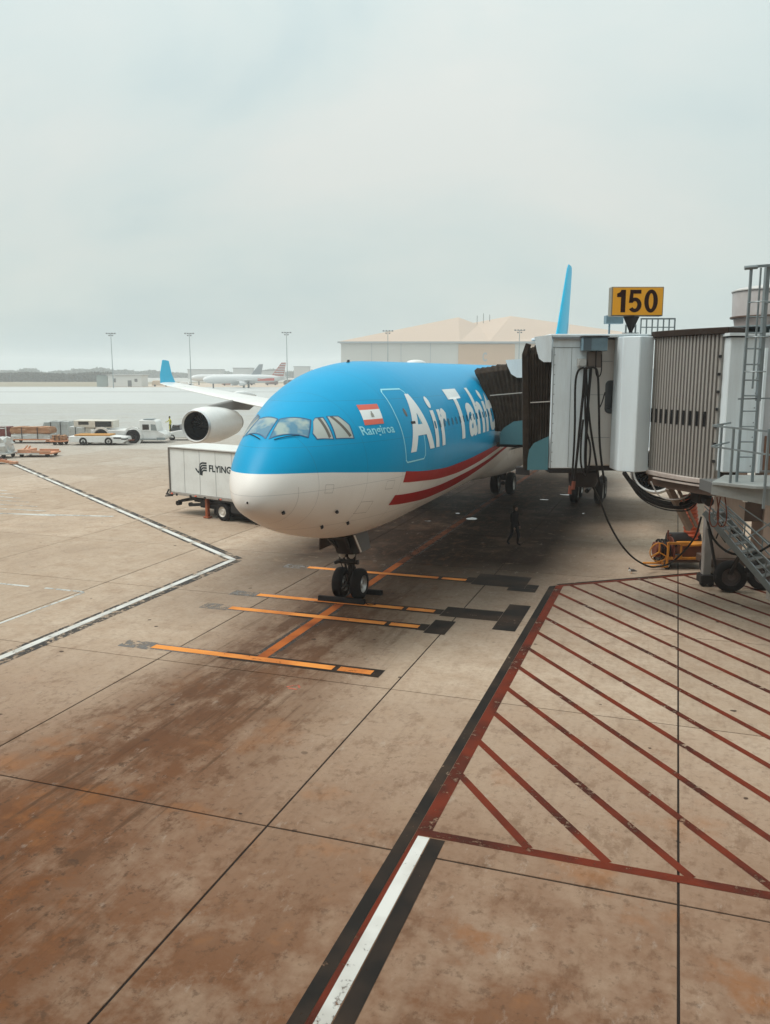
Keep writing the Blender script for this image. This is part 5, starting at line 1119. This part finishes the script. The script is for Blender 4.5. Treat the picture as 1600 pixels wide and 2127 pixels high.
dolly('cargo_dolly', 'orange cargo dolly beside the brown-topped load, nearest the low tractor', -35.0, -33.4, 88.0, depth=1.6)
cargo('cargo_load', 'small brown cardboard stack on the orange dolly before the white load', -34.8, -33.7, 88.1, .49, 1.0, CARDBOARD, depth=1.4)
cargo('cargo_load', 'grey tarped stack behind the white wrapped load', -39.2, -36.4, 97.0, .0, 1.9, mat('tarp_grey', (.40, .42, .41), .5, dirt=(.2, .18, .15), dirt_amt=.5, bump=.4))
dolly('flat_dolly', 'empty flat dolly in front of the dark red container', -41.8, -38.6, 84.2, m=mat('dolly_rust', (.34, .14, .07), .6))
tb = Thing('tow_bar', 'orange tow bar lying at the end of the white line', 'tow bar', base=(-32, 70, 0))
tb.part('shaft', B().bar((-33.2, 70.2, .42), (-30.9, 69.6, .18), .16, .2), DOLLYOR); tb.part('hitch', B().box((-31.1, 69.4, .06), (-30.5, 69.85, .26)), mat('rail_salmon', (0, 0, 0)), bev=.02)
tb.part('cradle', B().box((-33.8, 69.9, .22), (-31.9, 70.9, .34)).bar((-32.6, 69.9, .3), (-31.8, 69.8, .5), .08), OXIDE, bev=.02)
for vv in (69.9, 70.8): wheel(tb, (-33.2, vv, .2), .2, .14, (0, 1, 0), rim=DARK)
# small white vehicle beyond the engine, with a worker on it
sv = Thing('service_van', 'small white open vehicle half hidden behind the engine intake', 'vehicle', base=(-22.9, 94.5, 0))
sv.part('body', B().prismy([(-24.4, .3), (-21.0, .3), (-21.0, 1.05), (-23.0, 1.15), (-23.6, 1.0), (-24.4, .85)], 94.2, 96.0), WHITE, bev=.05)
sv.part('dark_cab', B().prismy([(-24.0, 1.0), (-22.9, 1.16), (-22.9, 1.75), (-23.7, 1.75)], 94.3, 95.9), CARGLASS, bev=.04)
sv.part('hood', B().box((-24.6, 94.3, .75), (-23.9, 95.9, .95)), mat('cab_cream', (0, 0, 0)), bev=.03)
for uu in (-23.8, -21.6): wheel(sv, (uu, 94.3, .35), .35, .25, (0, 1, 0), rim=DARK)

# ================================================================== PEOPLE
def figure(name, label, joints, edges, mats, loc, rz=0.0, extra=None):
    """one continuous skinned body; joints: name -> ((x,y,z), radius)"""
    me = bpy.data.meshes.new(name); idx = {k: i for i, k in enumerate(joints)}
    me.from_pydata([j[0] for j in joints.values()], [(idx[a], idx[c]) for a, c in edges], [])
    o = bpy.data.objects.new(name, me); COL.objects.link(o); o.location = loc; o.rotation_euler = (0, 0, rz)
    sk = o.modifiers.new('skin', 'SKIN'); sk.use_smooth_shade = True; o.modifiers.new('sub', 'SUBSURF').levels = 2; o.modifiers['sub'].render_levels = 2
    if not me.skin_vertices: me.attributes.new('skin', 'FLOAT', 'POINT') if False else None
    bm = bmesh.new(); bm.from_mesh(me); ly = bm.verts.layers.skin.verify()
    for v, (p, r) in zip(bm.verts, joints.values()):
        v[ly].radius = (r, r) if not isinstance(r, tuple) else r
        v[ly].use_root = (v.index == 0)
    bm.to_mesh(me); bm.free(); me.materials.append(mats)
    tag(o, label, 'person'); return o
WJ = {'pelvis': ((0, 0, .95), (.15, .11)), 'waist': ((0, .01, 1.10), (.14, .10)), 'chest': ((0, .0, 1.32), (.17, .12)), 'neck': ((0, -.02, 1.49), .06), 'head0': ((0, -.03, 1.58), .085), 'head1': ((0, -.035, 1.68), .09), 'head2': ((0, -.03, 1.75), .05),
      'hipl': ((.10, 0, .90), .10), 'kneel': ((.11, -.16, .50), .07), 'anklel': ((.11, -.10, .09), .045), 'toel': ((.12, -.28, .04), .04),
      'hipr': ((-.10, 0, .90), .10), 'kneer': ((-.10, .06, .49), .07), 'ankler': ((-.10, .30, .13), .045), 'toer': ((-.10, .16, .04), .04),
      'shl': ((.19, .0, 1.40), .075), 'elbl': ((.25, .08, 1.14), .05), 'wrl': ((.25, -.04, .92), .036), 'hal': ((.25, -.08, .84), .04),
      'shr': ((-.19, .0, 1.40), .075), 'elbr': ((-.25, -.04, 1.13), .05), 'wrr': ((-.24, -.16, .93), .036), 'har': ((-.24, -.20, .86), .04)}
WE = [('pelvis', 'waist'), ('waist', 'chest'), ('chest', 'neck'), ('neck', 'head0'), ('head0', 'head1'), ('head1', 'head2'), ('pelvis', 'hipl'), ('hipl', 'kneel'), ('kneel', 'anklel'), ('anklel', 'toel'), ('pelvis', 'hipr'), ('hipr', 'kneer'), ('kneer', 'ankler'), ('ankler', 'toer'),
      ('chest', 'shl'), ('shl', 'elbl'), ('elbl', 'wrl'), ('wrl', 'hal'), ('chest', 'shr'), ('shr', 'elbr'), ('elbr', 'wrr'), ('wrr', 'har')]
p1 = figure('person', 'person in dark clothing walking on the apron beneath the fuselage', WJ, WE, CLOTHDK, (-6.47, 36.5, 0), R(60))
hb = B().ball((0, -.035, 1.69), (.094, .105, .10), 12, 8); hh = link('hair', hb.mesh('hair'), HAIR, p1); hh.location = (0, .015, .03)
link('face', B().ball((0, -.075, 1.645), (.078, .075, .10), 12, 8).ball((0, -.15, 1.64), (.016, .02, .022), 6, 4).mesh('face'), SKIN, p1)
for sx in (-.25, .25):
    b = B().ball((sx, -.10 if sx > 0 else -.22, .82), (.028, .04, .05), 8, 6)
    for k in range(4): b.cyl((sx, (-.08 if sx > 0 else -.20) - .018 * k, .80), (sx, (-.09 if sx > 0 else -.21) - .016 * k, .725 + .006 * abs(k - 1.5)), .009, .007, 6)
    b.cyl((sx * .93, (-.13 if sx > 0 else -.25), .84), (sx * .90, (-.155 if sx > 0 else -.275), .78), .010, .008, 6)
    link('hand', b.mesh('hand'), SKIN, p1)
SJ = dict(WJ); SJ.update({'kneel': ((.12, -.10, .50), .07), 'anklel': ((.12, .0, .09), .045), 'toel': ((.13, -.16, .04), .04), 'kneer': ((-.11, -.03, .49), .07), 'ankler': ((-.11, .03, .09), .045), 'toer': ((-.12, -.14, .04), .04), 'elbr': ((-.22, -.22, 1.20), .05), 'wrr': ((-.15, -.42, 1.15), .036), 'har': ((-.12, -.5, 1.15), .04)})
p2 = figure('person', 'worker in yellow vest standing on the small vehicle by the engine', SJ, WE, CLOTHHI, VF(-24.15, 95.0, .86), R(-40))
hh = link('hair', hb.mesh('hair'), HAIR, p2); hh.location = (0, .015, .03); link('face', B().ball((0, -.075, 1.645), (.078, .075, .10), 12, 8).mesh('face'), SKIN, p2)
link('trousers', B().cyl((.11, -.03, .12), (.10, 0, .92), .075, .115, 10).cyl((-.11, 0, .12), (-.10, 0, .92), .075, .115, 10).mesh('trousers'), CLOTHDK, p2)

# small gull on the concrete
bd = Thing('bird', 'small dark and white bird standing on the concrete before the yellow cart', 'bird', base=(-1.26, 32.7, 0), view=False)
x_, y_ = -1.26, 32.7
bd.part('body', B().ball((x_, y_, .17), (.15, .07, .075), 14, 9).ball((x_ - .12, y_, .25), (.05, .045, .06), 10, 7).lathe([(.07, 0), (.035, .12), (.012, .2)], (x_ + .08, y_, .17), (1, 0, -.15), 10), BIRDGREY, smooth=60)
bd.part('breast', B().ball((x_ - .07, y_ - .012, .155), (.09, .065, .065), 10, 7), BIRDWHITE, smooth=60)
bd.part('beak', B().cyl((x_ - .16, y_, .25), (x_ - .21, y_, .24), .014, .004, 8), EQYEL)
bd.o.scale = (.75, .75, .75)
for dy in (-.025, .025): bd.part('leg', B().cyl((x_, y_ + dy, .11), (x_, y_ + dy, .0), .006, n=6).bar((x_ + .01, y_ + dy, .004), (x_ - .05, y_ + dy, .004), .02, .006), EQYEL)

# ================================================================== DISTANCE
def far_jet(label, u, v, rz, length, finm, stripe=None, band=None):
    T = Thing('parked_airliner', label, 'airliner', base=(0, 0, 0), loc=VF(u, v, 0), rz=YAW + rz)
    Lg = length; r = 2.0; zc = 3.9
    T.part('fuselage', B().lathe([(.01, 0), (.9, .6), (1.5, 2.0), (1.9, 4.0), (r, 6.0), (r, Lg * .68), (1.5, Lg * .84), (.7, Lg * .96), (.1, Lg)], (0, 0, zc), (0, 1, .012), 20), mat('far_silver', (.62, .63, .63), .4), smooth=60)
    for sx in (-1, 1):
        wsec = [(1.5, Lg * .36, 3.2, 6.0, .12, 0), (17.0, Lg * .36 + 9.0, 4.6, 1.6, .1, 0)]
        T.part('wing', loft(B(), wsec, sx), mat('far_silver', (0, 0, 0)), smooth=50)
        T.part('tailplane', loft(B(), [(.5, Lg * .86, 4.8, 3.6, .1, 0), (6.0, Lg * .86 + 3.6, 5.4, 1.4, .1, 0)], sx), mat('far_silver', (0, 0, 0)), smooth=50)
        T.part('engine', B().lathe([(.8, .2), (.95, 0), (1.08, .6), (1.0, 2.4), (.6, 3.6)], (sx * 5.8, Lg * .36 + .4, 2.1), (0, 1, 0), 16), mat('far_silver', (0, 0, 0)))
    fin = T.part('tail_fin', loft(B(), [(0, Lg * .80, 5.4, 6.4, .1, 0), (0, Lg * .80 + 5.4, 11.9, 2.4, .1, 0)], vertical=True), finm, smooth=50)
    if stripe:
        for k in range(5):
            z = 6.4 + k * 1.1; le = Lg * .80 + 5.4 * (z - 5.4) / 6.5; ch = 6.4 - 4.0 * (z - 5.4) / 6.5
            for sx in (-1, 1): T.part('fin_stripe', B().box((sx * .34 - .02, le + .5, z), (sx * .34 + .02, le + ch - .3, z + .45)), stripe, parent=fin)
    if band:
        for sx in (-1, 1): T.part('cheat_line', B().box((sx * 2.02 - .02, Lg * .62, 3.3), (sx * 2.02 + .02, Lg * .82, 4.5)), band)
    T.part('gear', B().cyl((0, 5, 0), (0, 5, 2.4), .35).cyl((-3.5, Lg * .5, 0), (-3.5, Lg * .5, 3), .5).cyl((3.5, Lg * .5, 0), (3.5, Lg * .5, 3), .5), FARDARK)
    return T
far_jet('silver airliner with red striped tail parked far beyond the wing tip', -84.5, 395, R(-62), 42, mat('fin_red', (.42, .16, .13), .5), mat('fin_pale', (.60, .60, .62), .5), mat('band_red', (.55, .08, .06), .5))
far_jet('hazy pale airliner farthest left behind the small white building', -112, 490, R(-68), 44, mat('fin_slate', (.22, .26, .30), .5), None, mat('band_salmon', (.55, .30, .24), .5))

def far_box(name, label, cat, u0, u1, v0, v1, z1, m, z0=-.03, parts=None):
    T = Thing(name, label, cat, base=((u0 + u1) / 2, v0, z0)); T.part('wall', B().box((u0, v0, z0), (u1, v1, z1)), m, bev=.1)
    for nm, lo, hi, mm in (parts or []): T.part(nm, B().box(lo, hi), mm, bev=.05)
    return T
far_box('airfield_building', 'small white flat-roofed building at the end of the dark hedge', 'building', -141, -124, 434, 446, 5.6, mat('shed_white', (.60, .60, .58), .7),
        parts=[('roof', (-141.6, 433.4, 5.62), (-123.4, 446.6, 6.1), FARGREY), ('window', (-138.5, 433.9, 2.2), (-137, 433.99, 4.2), FARDARK), ('door', (-131, 433.9, 0), (-129, 433.99, 3.2), FARDARK), ('window', (-127.5, 433.9, 2.4), (-126, 433.99, 4), FARDARK)])
far_box('airfield_building', 'grey green box building between the hedge and the white building', 'building', -147.5, -141.8, 436, 448, 5.8, mat('shed_green', (.24, .28, .26), .7), parts=[('roof', (-148, 435.5, 5.82), (-141.65, 448.5, 6.1), FARDARK)])
for i, (u, v, w, h, m_, nm, lb, ct_) in enumerate(((-116, 440, 9, 3.2, FARTAN, 'cargo_shed', 'low tan shed right of the small white building', 'shed'), (-104, 445, 7, 2.4, WHITE, 'service_truck', 'far white service truck left of the striped-tail airliner', 'truck'),
        (-86, 470, 8, 3.0, mat('far_red', (.40, .18, .12), .6), 'service_truck', 'far red loader truck just past the silver airliner nose', 'truck'), (-78, 480, 9, 3.0, FARDARK, 'service_truck', 'far dark truck second from the silver airliner nose', 'truck'),
        (-64, 480, 7, 4.4, mat('far_maroon', (.16, .09, .08), .6), 'service_truck', 'far maroon truck with raised arm on the tan apron', 'truck'), (-49.5, 470, 13, 3.2, FARDARK, 'service_truck', 'long dark far vehicle left of the airliner crown', 'truck'), (-33, 500, 10, 2.2, FARTAN, 'cargo_shed', 'low tan shed nearest the airliner crown', 'shed'))):
    T = Thing(nm, lb, ct_, base=(u, v, 0))
    T.part('body', B().prismy([(u - w / 2, .5), (u + w / 2, .5), (u + w / 2, h * .6), (u + w * .2, h * .65), (u + w * .12, h), (u - w * .42, h * .95), (u - w / 2, h * .7)], v, v + 3), m_, bev=.1)
    T.part('glazing', B().box((u + w * .22, v - .05, h * .4), (u + w * .4, v - .01, h * .58)), FARDARK)
    for du_ in (-.32, .32): T.part('wheel', B().cyl((u + w * du_, v - .1, .5), (u + w * du_, v + .5, .5), .5, n=12), TYRE)
band('tan_apron', 425, 560, mat('tan_concrete', (.46, .36, .27), .7, scale=.05), -.022, -142, 60)

# hangar with two low gables
hg = Thing('hangar', 'large pale hangar with two low gables rising behind the airliner', 'hangar', base=(40, 380, 0))
hg.part('wall', B().box((-19.5, 380, -.03), (112, 440, 20.2)), HANGAR)
RFV = [(-21, 379, 20.6), (33, 379, 20.6), (46, 379, 20.6), (113, 379, 20.6), (35, 412, 33.2), (44.5, 412, 29.8), (60, 412, 33.8), (113, 412, 26.5), (-21, 445, 20.6), (113, 445, 20.6)]
hg.part('roof', B().add(RFV, [(0, 1, 4), (1, 2, 5, 4), (2, 6, 5), (2, 3, 7, 6), (0, 4, 8), (4, 5, 6, 8), (6, 7, 9, 8), (3, 9, 7)]), HANGARROOF, smooth=0)
hg.part('fascia', B().box((-21, 378.7, 20.0), (113, 379.6, 20.75)), mat('fascia_grey', (.34, .36, .37), .6))
hg.part('sliding_door', B().box((32.5, 379.6, -.03), (57.5, 379.98, 19.6)), HANGARDOOR)
hg.part('sliding_door', B().box((62, 379.6, -.03), (88, 379.98, 19.6)), HANGARDOOR)
for k in range(1, 4): hg.part('wall_joint', B().box((-19 + k * 13, 379.9, 0), (-18.8 + k * 13, 379.99, 20)), mat('fascia_grey', (0, 0, 0)))
me = text_mesh('C', 1, .03); fit_text(me, 43.2, 45.2, 12.0, 16.0)
for v in me.vertices: v.co = Vector((v.co.x - 40, 379.55 - 380, v.co.y))
link('bay_letter', me, mat('fascia_grey', (0, 0, 0)), hg.o)
for uu, zz in ((44, 34), (47, 35), (50, 34.4)): hg.part('roof_mast', B().cyl((uu, 412, 29), (uu, 412, zz), .15, n=6), FARDARK)

# floodlight masts
def mast(u, v, ztop, label):
    T = Thing('floodlight_mast', label, 'light mast', base=(u, v, 0), group='floodlight masts along the far apron')
    T.part('pole', B().cyl((u, v, -.03), (u, v, ztop), .24, .13, 10), GALV)
    T.part('crossarm', B().bar((u - 2.0, v, ztop), (u + 2.0, v, ztop), .18), GALV)
    for k in range(4): T.part('lamp', B().box((u - 2.2 + k * 1.25, v - .5, ztop - .15), (u - 1.5 + k * 1.25, v + .3, ztop + .35)), FARDARK)
    for du_ in (-.7, .7): T.part('lamp', B().box((u + du_ - .3, v - .5, ztop - 1.1), (u + du_ + .3, v + .3, ztop - .6)), FARDARK)
mast(-127.5, 400, 25.0, 'leftmost floodlight mast rising over the dark hedge'); mast(-91, 400, 25.0, 'floodlight mast rising behind the silver airliner'); mast(-45.8, 400, 25.4, 'floodlight mast standing alone between wing tip and hangar')
mast(1.2, 360, 24.3, 'floodlight mast before the left hangar wall'); mast(56.3, 360, 24.6, 'floodlight mast before the hangar door')

# hedge bank and far woods: leaf-sized faces in one mass
def foliage(name, label, u0, u1, v0, v1, zfun, n, size, m):
    vs = []; fs = []; rnd = random.Random(hash(name) % 999 if False else len(name) * 7)
    for i in range(n):
        u = rnd.uniform(u0, u1); v = rnd.uniform(v0, v1); z = rnd.random() ** .8 * zfun(u); s = size * rnd.uniform(.5, 1.3)
        d1 = Vector((rnd.uniform(-1, 1), rnd.uniform(-1, 1), rnd.uniform(-.6, .6))).normalized() * s; d2 = Vector((rnd.uniform(-1, 1), rnd.uniform(-.5, .5), rnd.uniform(-1, 1))).normalized() * s
        c = Vector(VF(u, v, z)); o = len(vs); vs += [tuple(c - d1 - d2 * .6), tuple(c + d1 - d2), tuple(c + d1 * .8 + d2), tuple(c - d1 + d2 * .8)]; fs.append((o, o + 1, o + 2, o + 3))
    me = bpy.data.meshes.new(name); me.from_pydata(vs, [], fs); return tag(link(name, me, m), label, None, None, 'stuff')
foliage('hedge_bank', 'dark brown-green hedge bank along the far side of the airfield', -330, -207, 640, 652, lambda u: 6.2 + .5 * math.sin(u * .11), 9000, .9, LEAF)
def wood_h(u):
    h = 6.6 + 1.0 * math.sin(u * .031) + 1.2 * math.sin(u * .083 + 1) + .9 * math.sin(u * .21)
    for c, w, a in ((-475, 9, 3.5), (-447, 10, 5.0), (-397, 18, 3.0), (-352, 16, 3.8), (-330, 10, 3.0)): h += .75 * a * math.exp(-((u - c) / w) ** 2)
    return h
foliage('far_woods', 'hazy grey-green tree line on the horizon', -620, 60, 1050, 1085, wood_h, 26000, 1.7, WOODCOL)
for i, (u, w, h) in enumerate(((-190, 36, 9.5), (-150, 20, 11), (-122, 30, 8.5), (-88, 16, 12.5), (-66, 24, 9), (-36, 30, 10.5))):
    far_box('far_building', ('wide pale far block left of the other horizon blocks', 'second far horizon block from the left', 'low far horizon block in the middle', 'tallest far block on the horizon', 'low far block right of the tallest', 'far horizon block nearest the airliner crown')[i], 'building', u - w / 2, u + w / 2, 900, 915, h, FARGREY, parts=[('roof', (u - w / 2 - .5, 899.5, h + .02), (u + w / 2 + .5, 915.5, h + .6), FARDARK)])

# ================================================================== HAZE
hz = bpy.data.materials.new('haze_air'); hz.use_nodes = True; N = hz.node_tree.nodes
for n in list(N):
    if n.type != 'OUTPUT_MATERIAL': N.remove(n)
pv = N.new('ShaderNodeVolumePrincipled'); pv.inputs['Color'].default_value = (0.96, 0.99, 1.0, 1); pv.inputs['Density'].default_value = 0.00058; pv.inputs['Anisotropy'].default_value = 0.2
hz.node_tree.links.new(pv.outputs['Volume'], N['Material Output'].inputs['Volume'])
b = B().box((-1515, -75, -1.1), (1515, 2215, 42)); haze = link('haze', b.mesh('haze', smooth=0), hz); tag(haze, 'pale airfield haze', None, None, 'stuff')
